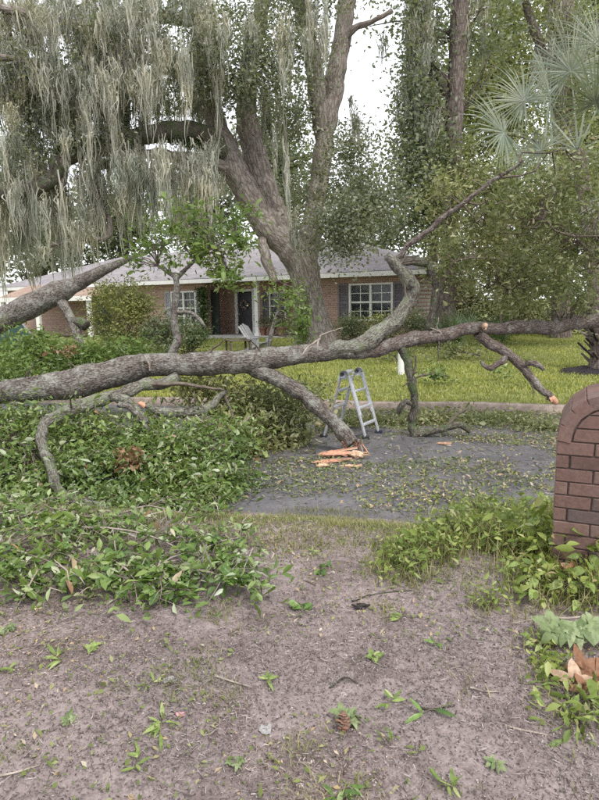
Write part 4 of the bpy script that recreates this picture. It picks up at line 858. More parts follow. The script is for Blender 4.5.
for a, lab in (([(262, 452, 8.0, 1.6), (267, 456, 7.8, 2), (285, 454, 7.7, 2), (315, 452, 7.6, 1.6)], 'bare dark branch lying on the road left of the split wood'), ([(253, 425, 7.9, 1.5), (262, 440, 7.8, 1.8), (270, 458, 7.7, 1.4)], 'bare leaning stick left of the road, in the olive tangle'), ([(225, 440, 7.3, 1.6), (238, 428, 7.3, 1.5), (250, 416, 7.3, 1)], 'pale broken stick poking out of the silvery leaves')):
    b = at(*a[0][:3]); b[2] = float(surf_z(b[0], b[1])); o = thing('broken_branch', b, lab, 'branch'); t = Tubes(); t.px(a, sides=8, step=.04, rough=.2, wander=.02); t.build('stick', M_darkbark if 'dark' in lab else M_dtwig, o)
    t = Tubes(); m_ = a[1]; t.px([(m_[0], m_[1], m_[2], 1), (m_[0]+9, m_[1]-7, m_[2], .5)], sides=6, step=.04); t.build('twig', M_twig, o)
t = Tubes(); t.px([(-60, 470, 6.35, .7), (0, 474, 6.35, .7), (50, 477, 6.3, .7), (90, 479, 6.3, .7), (130, 478, 6.35, .7), (170, 477, 6.4, .7)], sides=6, step=.1)
c = t.build('fallen_cable', M_cable, None); tag(c, 'thin black cable strung low through the leaf piles at left', 'cable')
# ------------------------------------------------------------------ ladder
f1 = on_ground(324, 437); f2 = on_ground(366, 439)
cx = (f1+f2)/2; ux = f2-f1; ux[2] = 0; span = float(np.linalg.norm(ux)); ux /= span
la = thing('folding_ladder', (cx[0], cx[1], cx[2]), 'grey aluminium folding ladder set up as an A-frame on the road', 'ladder', rz=math.atan2(ux[1], ux[0]))
LH = .97; RW = .42                       # local x: spread of the feet, local y: along the rungs
sk = .13                                  # the rungs run away from the camera and a little to the right
hs = span/2; top2 = .045
def rp(sx, yy, z): k = z/LH; return (sx*(hs*(1-k)+top2*k)+sk*yy/RW, yy, z)
for sx in (-1, 1):
    for yy, w in ((0, 0), (RW, 0)):
        r = G().bar(rp(sx, yy, .03), rp(sx, yy, LH-.06), .03, .075, (0, 1, 0)).build('rail', M_alu, la, bevel=.004)
        r2 = G().bar(rp(sx, yy+(.035 if yy == 0 else -.035), .33), rp(sx, yy+(.035 if yy == 0 else -.035), LH-.1), .026, .062, (0, 1, 0)).build('inner_rail', M_alu, la, bevel=.004)
        a = rp(sx, yy, .0); G().box(a[0]-.05, a[0]+.05, a[1]-.035, a[1]+.035, -.005, .05).build('foot', M_plas, la, bevel=.008)
    for z in (.2, .44, .68):
        G().bar(rp(sx, .03, z), rp(sx, RW-.03, z), .05, .035).build('rung', M_alu, la, bevel=.005)
for yy in (-.012, RW+.012):
    a = rp(0, yy, LH)
    t = Tubes(); t.add([(a[0], a[1]-.03, LH-.05), (a[0], a[1]+.03, LH-.05)], [.062, .062], 18, .1); h = t.build('hinge', M_alu, la, local=True, smooth=False)
    t = Tubes(); t.add([(a[0]-.02, a[1]-.05, LH-.04), (a[0]-.02, a[1]-.03, LH-.04)], [.026, .026], 12, .1); t.build('knob', M_plas, h, local=True)
G().bar(rp(-1, RW/2, LH-.03)[:1]+(-.02, LH-.035), rp(-1, RW/2, LH-.03)[:1]+(RW+.02, LH-.035), .09, .03).build('top_bracket', M_alu, la, bevel=.006)
a, b = rp(-1, -.02, .42), rp(-1, -.02, .84); G().bar(a, b, .006, .07, (0, 1, 0)).build('yellow_label', M_yel, la)
# split wood below the broken limb
for k, (px, py, L_, w_, az, m, lab) in enumerate(((336, 457, .46, .13, .12, M_splint, 'largest orange slab of split wood under the broken limb'), (330, 463, .42, .09, .2, M_splint, 'long orange splinter in front of the split wood slab'), (357, 458, .24, .12, -.6, M_splint2, 'jagged orange chunk at the right end of the split wood'), (349, 468, .22, .04, -.2, M_splint2, 'thin pale sliver of wood lying nearest in the split wood'), (322, 467, .16, .04, .4, M_splint2, 'small pale chip left of the thin sliver'), (443, 445, .16, .05, -.2, M_splint, 'lone orange wood chip on the road right of the mossy leg'))):
    p = on_ground(px, py); o = thing('wood_chunk', p, lab, 'wood', 'split wood on the road', rz=az)
    n = 9; V = []; hh = .09 if w_ > .1 else .045
    for i in range(n):
        s = -1+2*i/(n-1); e = (1-abs(s)**3)*.85+.15
        for q in range(6):
            an = q*math.pi/3; j = RNG.uniform(.7, 1.25)
            V.append((s*L_/2+RNG.normal()*.01, math.cos(an)*w_/2*e*j, hh*.5+math.sin(an)*hh*.5*e*j))
    F = [(i*6+q, i*6+(q+1) % 6, (i+1)*6+(q+1) % 6, (i+1)*6+q) for i in range(n-1) for q in range(6)]+[(5, 4, 3, 2, 1, 0), tuple((n-1)*6+q for q in range(6))]
    G().add(V, F).build('slab', m, o)
    for q in range(4):
        y0 = RNG.uniform(-.4, .4)*w_; G().bar((-L_*.4, y0, hh*.6), (L_*RNG.uniform(.5, .72), y0+RNG.normal()*.02, hh*RNG.uniform(.3, 1.2)), .012, .01).build('splinter', [M_splint, M_splint2][q % 2], o)
# ------------------------------------------------------------------ brick pillar
PA = rad(-25)                             # its near face turned towards the street line
pc = at(555, 480, 3.42); pcz = -.06
pil = thing('brick_pillar', (pc[0], pc[1], pcz), 'red brick pillar with rounded top at the right edge', 'pillar', rz=PA)
PW, PD, CH = .58, .56, .0785
zsp = float(at(557, 441, 3.42)[2])-pcz    # where the rounded top springs
rows = int(round(zsp/CH)); CH = zsp/rows
bw, bd = .008, .012                       # joint and recess
core = G(); R0 = PW/2-bd; arc = [(PW/2+R0*math.cos(a), zsp+(R0-.002)*math.sin(a)) for a in np.linspace(0, math.pi, 25)]
prof = [(PW-bd, -.1)]+arc+[(bd, -.1)]
core.add([(x, bd, z) for x, z in prof]+[(x, PD-bd, z) for x, z in prof], [tuple(range(len(prof)))[::-1], tuple(range(len(prof), 2*len(prof)))]+[(i, (i+1) % len(prof), len(prof)+(i+1) % len(prof), len(prof)+i) for i in range(len(prof))])
core.build('mortar_core', M_mortar, pil)
def unit_brick(seed):
    import bmesh
    bm = bmesh.new(); bmesh.ops.create_cube(bm, size=1); bmesh.ops.bevel(bm, geom=list(bm.edges), offset=.045, segments=1, affect='EDGES')
    r_ = random.Random(seed)
    for v_ in bm.verts: v_.co += Vector((r_.uniform(-.012, .012), r_.uniform(-.012, .012), r_.uniform(-.02, .02)))
    me = bpy.data.meshes.new('brick'); bm.to_mesh(me); bm.free(); me.materials.append(M_pbrick); return me
UB = [unit_brick(k) for k in range(5)]
def brick(x0, x1, y0, y1, z0, z1, rot=None, c=None):
    o = bpy.data.objects.new('brick', random.choice(UB)); link(o, pil)
    o.location = ((x0+x1)/2, (y0+y1)/2, (z0+z1)/2) if c is None else c
    o.scale = (x1-x0, y1-y0, z1-z0)
    j = random.uniform(-.006, .006)
    o.rotation_euler = (0, (rot or 0)+random.uniform(-.004, .004), j)
def course(r):
    z0 = r*CH+bw/2; z1 = (r+1)*CH-bw/2; first = .072 if (rows-1-r) % 2 else .2
    def run(total, f):
        xs = [0, f]
        while xs[-1] < total-.03: xs.append(min(total, xs[-1]+.2) if total-(xs[-1]+.2) > .05 else total)
        return list(zip(xs[:-1], xs[1:]))
    hw = .09
    for a, b in run(PW, first): brick(a+(bw/2 if a else 0), b-(bw/2 if b < PW else 0), 0, hw, z0, z1)            # street side faces the camera
    for a, b in run(PW, .272-first): brick(a+(bw/2 if a else 0), b-(bw/2 if b < PW else 0), PD-hw, PD, z0, z1)
    for a, b in run(PD-2*hw-2*bw, .3-first): 
        y0, y1 = hw+bw+a, hw+bw+b
        brick(0, hw, y0+(bw/2 if a else 0), y1-bw/2, z0, z1); brick(PW-hw, PW, y0+(bw/2 if a else 0), y1-bw/2, z0, z1)
for r in range(rows): course(r)
nv = 9; Ro, Ri = PW/2, PW/2-.078
for k in range(nv):                        # voussoirs of the rounded top, in three rows front to back
    a = math.pi*(k+.5)/nv; rm = (Ro+Ri)/2; ln = 2*Ro*math.sin(math.pi/nv/2)-bw*.6
    for (ya, yb) in ((-.004, .19), (.2, .375), (.385, PD+.004)):
        brick(-ln/2, ln/2, ya, yb, -(Ro-Ri)/2, (Ro-Ri)/2, rot=-(a-math.pi/2), c=(PW/2+rm*math.cos(a), (ya+yb)/2, zsp+rm*math.sin(a)))
for r in range(3):                         # the courses under the arch, their ends cut to the curve
    z0 = zsp+r*CH+bw/2; z1 = min(zsp+(r+1)*CH-bw/2, zsp+Ri-.01); Rc = Ri-.007
    if z1-z0 < .02: continue
    ha = math.sqrt(max(.0004, Rc**2-(z0-zsp)**2)); hb = math.sqrt(max(.0004, Rc**2-(z1-zsp)**2)); hm = math.sqrt(max(.0004, Rc**2-((z0+z1)/2-zsp)**2))
    nb = max(1, int(round(2*ha/.2))); cuts = [-ha+2*ha*k/nb for k in range(nb+1)]
    for k in range(nb):
        for (y0, y1) in ((0, .09), (PD-.09, PD)):
            a, b = cuts[k]+bw/2, cuts[k+1]-bw/2
            L3 = [(-ha, z0), (-hm, (z0+z1)/2), (-hb, z1)] if k == 0 else [(a, z0), (a, z1)]
            R3 = [(hb, z1), (hm, (z0+z1)/2), (ha, z0)] if k == nb-1 else [(b, z1), (b, z0)]
            pr = [(PW/2+max(min(x_, b if k < nb-1 else 9), a if k > 0 else -9), z_) for x_, z_ in L3+R3]
            n_ = len(pr); gg = G().add([(x_, y0, z_) for x_, z_ in pr]+[(x_, y1, z_) for x_, z_ in pr], [tuple(range(n_))[::-1], tuple(range(n_, 2*n_))]+[(i_, (i_+1) % n_, n_+(i_+1) % n_, n_+i_) for i_ in range(n_)])
            gg.build('brick', M_pbrick, pil, bevel=.003)
#@@FRONT@@
# ------------------------------------------------------------------ near ground: leafy branches with single leaves
def leaf_mesh(shape, mat, seed):
    """a leaf of about 20 faces, 1 long along +y, folded on its midrib and curled"""
    r_ = random.Random(seed)
    prof = {'obovate': [(0, .012), (.2, .10), (.45, .20), (.68, .26), (.86, .20), (1, .02)],
            'ovate': [(0, .015), (.12, .20), (.32, .30), (.58, .25), (.8, .13), (1, .01)],
            'lance': [(0, .01), (.2, .07), (.45, .11), (.7, .09), (.88, .05), (1, .005)],
            'lobed': [(0, .02), (.1, .3), (.16, .22), (.3, .52), (.4, .26), (.58, .42), (.68, .18), (1, .01)]}[shape]
    V = []; F = []; curl = r_.uniform(-.25, .35); fold = r_.uniform(.1, .5)
    for i, (t_, w_) in enumerate(prof):
        z = -curl*t_*t_; y = t_-(abs(curl)*.2)*t_*t_; e = r_.uniform(-.02, .02)
        V += [(-w_, y+(.04 if shape == 'lobed' and i in (1, 3, 5) else 0), z+fold*w_+e), (0, y, z), (w_, y+(.05 if shape == 'lobed' and i in (1, 3, 5) else 0), z+fold*w_-e)]
        if i: a = 3*(i-1); F += [(a, a+1, a+4, a+3), (a+1, a+2, a+5, a+4)]
    me = bpy.data.meshes.new('leaf'); me.from_pydata(V, [], F); me.materials.append(mat)
    me.polygons.foreach_set('use_smooth', np.ones(len(F), bool)); return me
def palmate_mesh(mat, seed):
    """broad leaf with five pointed lobes, domed and drooping, about 60 faces"""
    r_ = random.Random(seed); n = 30; rings = (.34, .7, 1.0); V = [(0, .32, 0)]; F = []
    for q in rings:
        for k in range(n):
            a = -math.pi/2+2*math.pi*k/n; ft = (2.5*(a-math.pi/2)/math.pi) % 1; lobe = max(0, 1-abs(2*min(ft, 1-ft))*1.0)
            rr = (.24+.36*lobe**1.15*(.75+.25*math.sin(a)))*(1 if q < 1 else r_.uniform(.93, 1.05)); rr = rr*q if q < 1 else rr
            if q < 1: rr = rr*(1-.12*q)
            x, y = rr*math.cos(a), .32+rr*math.sin(a)
            V.append((x, y, .12-.75*(x*x+(y-.32)**2)+r_.uniform(-.012, .012)+(.04*lobe if q == 1 else 0)))
    for k in range(n):
        F.append((0, 1+k, 1+(k+1) % n))
        for j in range(2): F.append((1+j*n+k, 1+(j+1)*n+k, 1+(j+1)*n+(k+1) % n, 1+j*n+(k+1) % n))
    me = bpy.data.meshes.new('leaf'); me.from_pydata(V, [], F); me.materials.append(mat)
    me.polygons.foreach_set('use_smooth', np.ones(len(F), bool)); return me
LM = {(s, m.name): [leaf_mesh(s, m, k) for k in range(4)] for s, m in (('obovate', M_front), ('ovate', M_weed), ('lance', M_front), ('lobed', M_weed), ('lobed', M_dead), ('ovate', M_dead), ('ovate', M_front), ('lance', M_weed))}
for m_ in (M_lobe, M_dead): LM[('palmate', m_.name)] = [palmate_mesh(m_, k) for k in range(4)]
KP = ('palmate', 'pale_lobed_leaf')
def put_leaf(o, p, d, n, L, key, wscale=1.0):
    d = np.array(d, float); d /= np.linalg.norm(d)+1e-9; n = np.array(n, float); n = n-d*np.dot(n, d); n /= np.linalg.norm(n)+1e-9; s = np.cross(d, n)
    q = bpy.data.objects.new('leaf', random.choice(LM[key])); link(q, o); p = np.array(p)-org(o)
    m = Matrix(((s[0]*L*wscale, d[0]*L, n[0]*L, p[0]), (s[1]*L*wscale, d[1]*L, n[1]*L, p[1]), (s[2]*L*wscale, d[2]*L, n[2]*L, p[2]), (0, 0, 0, 1)))
    q.matrix_local = m; return q
def near_branch(label, path, sprigs, per, L, key, group=None, name='leafy_branch', hgt=.12, cat='branch', stuff=0, stuffm=None, stemr=.008, bark=None):
    """a branch lying on the soil: stem, side twigs, rosettes of single leaves; path in pixels on the ground plus a lift"""
    pts = [on_ground(a, b_)+np.array([0, 0, lf]) for a, b_, lf in path]
    o = thing(name, pts[0]-[0, 0, path[0][2]], label, cat, group)
    t = Tubes(); t.add(pts, np.linspace(stemr, stemr*.4, len(pts)), 6, .03, rough=.1, nscale=20, wander=.01); t.build('stem', bark or M_dtwig, o)
    ends = []; tw = Tubes()
    for (px, py, lift) in sprigs:
        e = on_ground(px, py)+np.array([0, 0, lift]); A = np.array(pts); s = A[np.argmin(np.linalg.norm(A-e, axis=1))]
        m = (s+e)/2+[0, 0, .03]; tw.add([s, m, e], [.004, .003, .002], 4, .04); ends.append((e, e-s))
    if sprigs: tw.build('twig', M_twig, o, kind='stuff')
    for e, dv in ends:
        dv = dv/(np.linalg.norm(dv)+1e-9)
        for k in range(per):
            a = 2.4*k+RNG.uniform(0, .6); back = RNG.uniform(0, .09)
            side = np.array([math.cos(a), math.sin(a), 0])
            d = side*.9+dv*.5+np.array([0, 0, RNG.uniform(-.35, .5)])
            p = e-dv*back+np.array([0, 0, RNG.uniform(-.01, .03)]); l_ = L*RNG.uniform(.5, 1.2)
            tip = p+d/np.linalg.norm(d)*l_; gz = float(surf_z(tip[0], tip[1]))+.012
            if tip[2] < gz: d[2] += (gz-tip[2])/l_*1.3
            p[2] = max(p[2], float(surf_z(p[0], p[1]))+.012)
            nn = np.array([RNG.normal()*.55, RNG.normal()*.55, 1.0]); 
            if RNG.random() < .18: nn = -nn
            put_leaf(o, p, d, nn, l_, key, RNG.uniform(.7, 1.05))
    if stuff:
        E = np.array([e for e, _ in ends]); idx = RNG.integers(0, len(E), stuff)
        P = E[idx]+RNG.normal(size=(stuff, 3))*np.array([.11, .11, .05]); gz = surf_z(P[:, 0], P[:, 1]); P[:, 2] = np.maximum(P[:, 2], gz+.015)
        leaves('foliage', P, L*.7*np.minimum(RNG.lognormal(0, .35, len(P)), 1.45), stuffm or M_pile, o, tmpl=T4, wl=.45, up=.3, kind='stuff')
        nt_ = stuff//4; P = E[RNG.integers(0, len(E), nt_)]+RNG.normal(size=(nt_, 3))*np.array([.12, .12, .04]); P[:, 2] = np.maximum(P[:, 2], surf_z(P[:, 0], P[:, 1])+.01); V, F = slivers(P, .16, .006, .5); mesh_np('twig_bits', V, F, M_straw, o, kind='stuff')
    return o
K1 = ('obovate', 'near_leaf')
def scatter_px(x0, x1, y0, y1, n, lift): return [(RNG.uniform(x0, x1), RNG.uniform(y0, y1), RNG.uniform(*lift)) for _ in range(n)]
near_branch('leafy branch with a bare grey stem in the middle of the near left leaf pile', [(84, 549, .16), (120, 553, .17), (150, 557, .15), (178, 562, .1), (200, 575, .06)], scatter_px(85, 195, 540, 600, 26, (.03, .17)), 9, .085, K1, stuff=714)
near_branch('dense leafy branch at the left picture edge in the near leaf pile', [(-30, 560, .1), (10, 570, .14), (50, 580, .12), (90, 590, .06)], scatter_px(-20, 92, 535, 605, 30, (.03, .18)), 9, .085, K1, stuff=884)
near_branch('leafy sprig with drooping leaves at the right end of the near left pile', [(190, 585, .1), (215, 592, .12), (240, 598, .1), (262, 604, .05)], scatter_px(215, 270, 575, 612, 11, (.05, .14)), 10, .085, K1, stuff=153)
near_branch('leafy sprig fanning downward in the front of the near left pile', [(150, 570, .1), (165, 590, .12), (180, 604, .08)], scatter_px(145, 200, 585, 612, 11, (.03, .12)), 10, .09, K1, stuff=187)
near_branch('bluish leafy branch at the top right of the near left pile', [(190, 570, .08), (215, 560, .12), (240, 550, .1)], scatter_px(185, 245, 540, 580, 16, (.03, .14)), 9, .07, ('ovate', 'near_leaf'), stuff=408)
near_branch('leafy branch behind the near left pile, below the twisted branch', [(20, 525, .06), (50, 520, .1), (90, 530, .1)], scatter_px(-10, 110, 508, 545, 20, (.03, .14)), 8, .08, K1, stuff=714)
near_branch('leafy tips at the end of the twisted branch', [(120, 520, .05), (150, 515, .08), (190, 522, .06)], scatter_px(110, 215, 495, 535, 16, (.03, .1)), 7, .085, K1, stuff=272)
near_branch('hanging bundle of pale leaves before the silvery heap', [(180, 500, .1), (195, 510, .1), (208, 520, .05)], scatter_px(175, 220, 500, 524, 9, (.03, .12)), 8, .09, ('lance', 'near_leaf'), stuff=102)
# weeds and saplings at the right
def weed(label, px, py, n, L, key, h, spread, group, stuff=0, name='weed_plant'):
    b = on_ground(px, py); o = thing(name, b, label, 'plant', group); tw = Tubes()
    for k in range(n):
        a = RNG.uniform(0, 6.28); r_ = spread*math.sqrt(RNG.random()); z = h*(1-.5*(r_/spread)**2)*RNG.uniform(.35, 1.05)
        p = b+np.array([math.cos(a)*r_, math.sin(a)*r_, 0]); p[2] = float(surf_z(p[0], p[1]))+z
        if k % 2 == 0: tw.add([b+[math.cos(a)*r_*.3, math.sin(a)*r_*.3, 0], (b+p)/2+[0, 0, .02], p], [.004, .003, .002], 4, .06)
        d = np.array([math.cos(a)+RNG.normal()*.5, math.sin(a)+RNG.normal()*.5, RNG.uniform(-.4, .35)])
        put_leaf(o, p, d, (RNG.normal()*.55, RNG.normal()*.55-.25, 1), L*.85*RNG.uniform(.45, 1.3), key, RNG.uniform(.75, 1.1))
    tw.build('stem', M_twig, o, kind='stuff')
    if stuff:
        P = b+RNG.normal(size=(stuff, 3))*np.array([spread*.6, spread*.6, 0]); P[:, 2] = surf_z(P[:, 0], P[:, 1])+RNG.random(stuff)*h*.9+.01
        leaves('small_leaves', P, L*.6*np.minimum(RNG.lognormal(0, .3, len(P)), 1.45), M_weed2, o, tmpl=T4, wl=.5, up=.25, kind='stuff')
        nb_ = stuff; P = b+RNG.normal(size=(nb_, 3))*np.array([spread*.65, spread*.65, 0]); P[:, 2] = surf_z(P[:, 0], P[:, 1]); V, F = blades(P, h*.75, .006, 1.1); mesh_np('grass_blades', V, F, M_verge, o, kind='stuff')
    return o
KW = ('ovate', 'weed_leaf'); KL = ('lobed', 'weed_leaf'); KS = ('lance', 'weed_leaf')
gw = 'weeds before the brick pillar'
weed('broad leaved weed hugging the foot of the brick pillar', 556, 562, 46, .11, KW, .30, .2, gw, 260)
weed('broad leaved weed left of the pillar foot', 518, 552, 40, .09, KW, .24, .22, gw, 320)
weed('weed cluster between the road edge and the pillar', 500, 530, 34, .08, KW, .22, .26, gw, 260)
weed('weed cluster at the road edge left of the pillar', 462, 538, 30, .075, KS, .2, .24, gw, 460)
weed('feathery yellow green weed at the left end of the weed bank', 425, 552, 34, .08, KS, .17, .22, gw, 460)
weed('low weed where the weed bank meets the bare soil', 400, 568, 26, .07, KS, .12, .18, gw, 260)
weed('tall weed in the right corner below the pillar', 588, 574, 50, .11, KW, .34, .24, gw, 260)
weed('weed with broad leaves below the pillar, at the right edge', 592, 604, 34, .09, KW, .2, .2, gw, 140)
weed('leafy weed in the middle of the weed bank', 535, 590, 32, .08, KW, .17, .2, gw, 260)
weed('loose weed behind the weed bank next to the road', 480, 518, 26, .08, KS, .2, .25, gw, 220)
weed('weed tuft at the road edge behind the pillar', 540, 520, 26, .09, KW, .22, .25, gw, 320)
weed('small weed alone on the soil below the weed bank', 488, 606, 22, .055, KS, .11, .11, gw, 80)
weed('small weed left of the pale drooping leaves', 540, 648, 14, .05, KW, .06, .08, gw, 40)
weed('grassy weed patch between the pale drooping leaves and the rusty leaf', 553, 672, 20, .055, KS, .05, .1, gw, 120)
weed('weed trailing along the right edge at the bottom', 575, 722, 18, .09, KS, .05, .16, gw, 60)
weed('bent weed leaves at the right edge below the rusty leaf', 572, 700, 16, .1, KS, .06, .14, gw, 50)
b = on_ground(576, 650); o = thing('drooping_leaf_spray', b, 'spray of large pale lobed leaves drooping at the right edge', 'leaf spray')
st = on_ground(512, 627); t = Tubes(); t.add([st+[0, 0, .02], on_ground(545, 630)+[0, 0, .07], b+[-.02, .08, .12], b+[.1, .1, .12]], [.003, .004, .005, .004], 6, .03); t.build('stem', M_dtwig, o)
for k in range(9):
    a = -2.9+k*.33; put_leaf(o, b+[.018*k-.07, RNG.normal()*.02+.06, .115], (math.cos(a)*.8, math.sin(a)*.8, -.5+RNG.normal()*.15), (0, -.6, 1), .17*RNG.uniform(.75, 1.15), KP, 1.0)
b = on_ground(590, 690); o = thing('dry_leaf', b, 'large curled rusty brown leaf at the right edge', 'leaf')
for a, l_, z in ((2.7, .2, .25), (1.7, .19, .7), (.5, .2, .4), (3.6, .14, .1)):
    put_leaf(o, b+[0, 0, .02], (math.cos(a), math.sin(a)*.6, z), (RNG.normal()*.3, -1, .35), l_, ('palmate', 'dead_leaf'), .8)
b = on_ground(568, 586); o = thing('dead_leaf_cluster', b, 'cluster of rusty dead leaves standing in the weeds below the pillar', 'dead leaves')
for k in range(9): a = RNG.uniform(0, 6.28); put_leaf(o, b+[0, -.05, .12], (math.cos(a), math.sin(a), RNG.uniform(-.2, 1)), (0, -1, .6), .08, ('ovate', 'dead_leaf'))
# single sprigs and small finds scattered on the soil
gs = 'sprigs scattered on the bare soil'
for lab, px, py, n, L, key in (('torn sprig with a pine cone lying on the bare soil', 345, 716, 7, .08, KP), ('thin three leaved twig right of the pine cone', 440, 712, 4, .09, ('lance', 'near_leaf')), ('pale leaf on the soil at the left edge below the leaf pile', 10, 629, 5, .06, KP),
        ('long leaved sprig on the soil left, below the leaf pile', 62, 665, 9, .085, ('lance', 'weed_leaf')), ('small sprig at the left edge of the bare soil', 6, 672, 6, .07, ('lance', 'weed_leaf')), ('flat yellow green sprig in the lower left soil', 160, 738, 11, .075, ('lance', 'weed_leaf')), ('sprig of narrow leaves near the bottom left', 135, 772, 8, .07, ('lance', 'weed_leaf')),
        ('bright green leaf sprig at the lower left', 66, 731, 5, .05, KP), ('leafy sprig in the middle of the soil strip', 265, 688, 10, .06, ('lance', 'weed_leaf')), ('sprig right below the leaf pile in the middle', 300, 606, 6, .08, ('obovate', 'near_leaf')), ('small plant on the soil above the pine cone sprig', 377, 661, 9, .05, KW), ('green tuft on the soil right of the pine cone sprig', 394, 702, 9, .055, KS),
        ('sprig lying at the bottom edge of the soil, centre', 350, 790, 10, .08, ('lance', 'near_leaf')), ('green tuft at the bottom edge right of centre', 457, 794, 9, .06, KS), ('lone yellowish leaf low right of centre', 497, 775, 3, .05, KP), ('bright leaf on the soil, low in the middle', 242, 768, 3, .045, KP),
        ('sprig on the verge grass before the road', 312, 556, 8, .07, ('lance', 'weed_leaf')), ('leafy twig on the soil in the middle under the verge', 330, 570, 8, .07, ('obovate', 'near_leaf')), ('tuft of leaves beside the dark bark scrap', 405, 618, 9, .06, ('lance', 'weed_leaf')), ('pale twig with few leaves below the dark bark scrap', 430, 648, 7, .06, ('lance', 'near_leaf')), ('yellow green sprig at the upper left of the bare soil', 145, 690, 8, .06, ('lance', 'weed_leaf')),
        ('small leaves on the soil below the near pile, left of centre', 90, 655, 7, .05, KW), ('leaf pair at the right on bare soil', 392, 747, 4, .06, KS)):
    b = on_ground(px, py); o = thing('leaf_sprig', b, lab, 'sprig', gs)
    a0 = RNG.uniform(0, 6.28); e = b+np.array([math.cos(a0)*L, math.sin(a0)*L, .0]); e[2] = surf_z(e[0], e[1])+.012
    t = Tubes(); t.add([b+[0, 0, .01], (b+e)/2+[0, 0, .018], e], [.003, .0025, .002], 5, .02); t.build('stem', M_twig, o)
    for k in range(n):
        s = RNG.random(); p = b*(1-s)+e*s; p[2] = float(surf_z(p[0], p[1]))+.015; a = RNG.uniform(0, 6.28); put_leaf(o, p, (math.cos(a), math.sin(a), RNG.uniform(.02, .4)), (RNG.normal()*.4, RNG.normal()*.4-.2, 1), L*RNG.uniform(.7, 1.15), key)
b = on_ground(344, 735); o = thing('pine_cone', b, 'brown pine cone lying below the torn sprig on the soil', 'pine cone')
t = Tubes(); t.add([b+[0, 0, .02], b+[.005, .03, .025], b+[.005, .065, .03], b+[.002, .095, .03]], [.008, .017, .015, .005], 10, .02); t.build('core', M_terra, o)
for k in range(60):
    s = k/60; a = 2.4*k; r_ = .024*math.sin(.35+s*2.6)*.8; c0 = b+np.array([math.cos(a)*r_, .01+s*.07, .026+math.sin(a)*r_]); G().bar(c0, c0+np.array([math.cos(a)*.008, -.008, math.sin(a)*.008]), .012, .004).build('scale', [M_terra, M_twig][k % 2], o, local=False)
b = on_ground(362, 608); o = thing('bark_scrap', b, 'dark scrap of bark on the soil right of centre', 'bark')
for k in range(12):
    a = RNG.uniform(-.5, .5); c_ = np.array([RNG.normal()*.028, RNG.normal()*.014, .006+.014*RNG.random()]); l_ = RNG.uniform(.012, .035); u_ = np.array([math.cos(a), math.sin(a), RNG.normal()*.25])
    G().bar(c_-u_*l_, c_+u_*l_, RNG.uniform(.006, .016), .006).build('flake', [M_mulch, M_darkbark][k % 3 == 0], o)
def scrap(name, label, cat, px, py, m, s):
    b = on_ground(px, py); o = thing(name, b, label, cat); n = 12; V = [(0, 0, s*.35)]+[(math.cos(a)*s*RNG.uniform(.6, 1.2), math.sin(a)*s*RNG.uniform(.5, 1.1), s*RNG.uniform(0, .35)+.004) for a in np.linspace(0, 6.283, n, endpoint=False)]
    G().add(V, [(0, 1+k, 1+(k+1) % n) for k in range(n)]).build('sheet', m, o)
    G().add([(-s*.5, -s*.2, s*.2), (s*.4, -s*.3, s*.25), (s*.3, s*.3, s*.45), (-s*.3, s*.3, s*.3)], [(0, 1, 2, 3)]).build('fold', m, o)
scrap('plastic_scrap', 'small pink plastic scrap on the soil at lower left', 'litter', 181, 716, M_pink, .02)
scrap('foil_scrap', 'small crumpled pale scrap on the soil left of the pine cone', 'litter', 266, 731, M_foil, .035)
scrap('foil_scrap', 'grey crumpled scrap on the soil under the near leaf pile', 'litter', 170, 682, M_foil, .03)
for k, (pts, lab) in enumerate((([(215, 678), (235, 685), (252, 690)], 'short twig lying left of the leafy sprig in mid soil'), ([(420, 710), (432, 712), (455, 708)], 'thin pale twig lying right of the pine cone'), ([(0, 779), (20, 775), (40, 768)], 'twig in the bottom left corner'), ([(352, 603), (372, 596), (400, 592), (412, 592)], 'curved pale twig above the dark bark scrap'), ([(470, 690), (485, 694), (500, 694)], 'short dark twig on the right of the bare soil'), ([(330, 690), (345, 680), (358, 686)], 'bent twig above the pine cone sprig'), ([(505, 728), (520, 732), (548, 738)], 'thin pale stick near the right weeds'))):
    P = [on_ground(*q)+[0, 0, .012] for q in pts]; o = thing('fallen_twig', P[0], lab, 'twig', 'loose twigs on the soil'); t = Tubes(); t.add(P, np.linspace(.005, .003, len(P)), 6, .02, wander=.006); t.build('stick', [M_dtwig, M_darkbark][k % 2], o)
# ------------------------------------------------------------------ what nobody could count: litter, grass
def spread_px(n, x0, x1, y0, y1):
    """ground points drawn evenly over a picture-independent patch of soil: x, y in metres"""
    return RNG.uniform(x0, x1, n), RNG.uniform(y0, y1, n)
x, y = spread_px(150000, -2.9, 3.2, 1.1, 5.4); v = street(x, y); k = (v < 5.5) & (RNG.random(len(x)) < np.where(y < 3.2, 1, .55)*np.clip((vnoise(x*1.9+5, y*2.3)*.6+vnoise(x*6, y*6+9)*.4-.25)*2.4, .12, 1)); x, y = x[k], y[k]
P = np.stack([x, y, surf_z(x, y)+.004+.008*RNG.random(len(x))], 1); V, F = slivers(P, .032, .0027, .1); mesh_np('ground_litter', V, F, M_straw, kind='stuff')
x, y = spread_px(110000, -2.6, 2.8, 1.1, 4.6); v = street(x, y); k = (v < 5.2) & (RNG.random(len(x)) < np.where(y < 2.8, 1, .5)); x, y = x[k], y[k]
P = np.stack([x, y, surf_z(x, y)+.003+.004*RNG.random(len(x))], 1); leaves('soil_crumbs', P, .011, M_straw, None, kind='stuff', up=.5, wl=.6)
x, y = spread_px(15000, -2.9, 3.2, 1.1, 5.4); v = street(x, y); k = (v < 5.5) & (vnoise(x*1.6+3, y*1.6)*.55+vnoise(x*5, y*5+1)*.45 > .5); x, y = x[k], y[k]
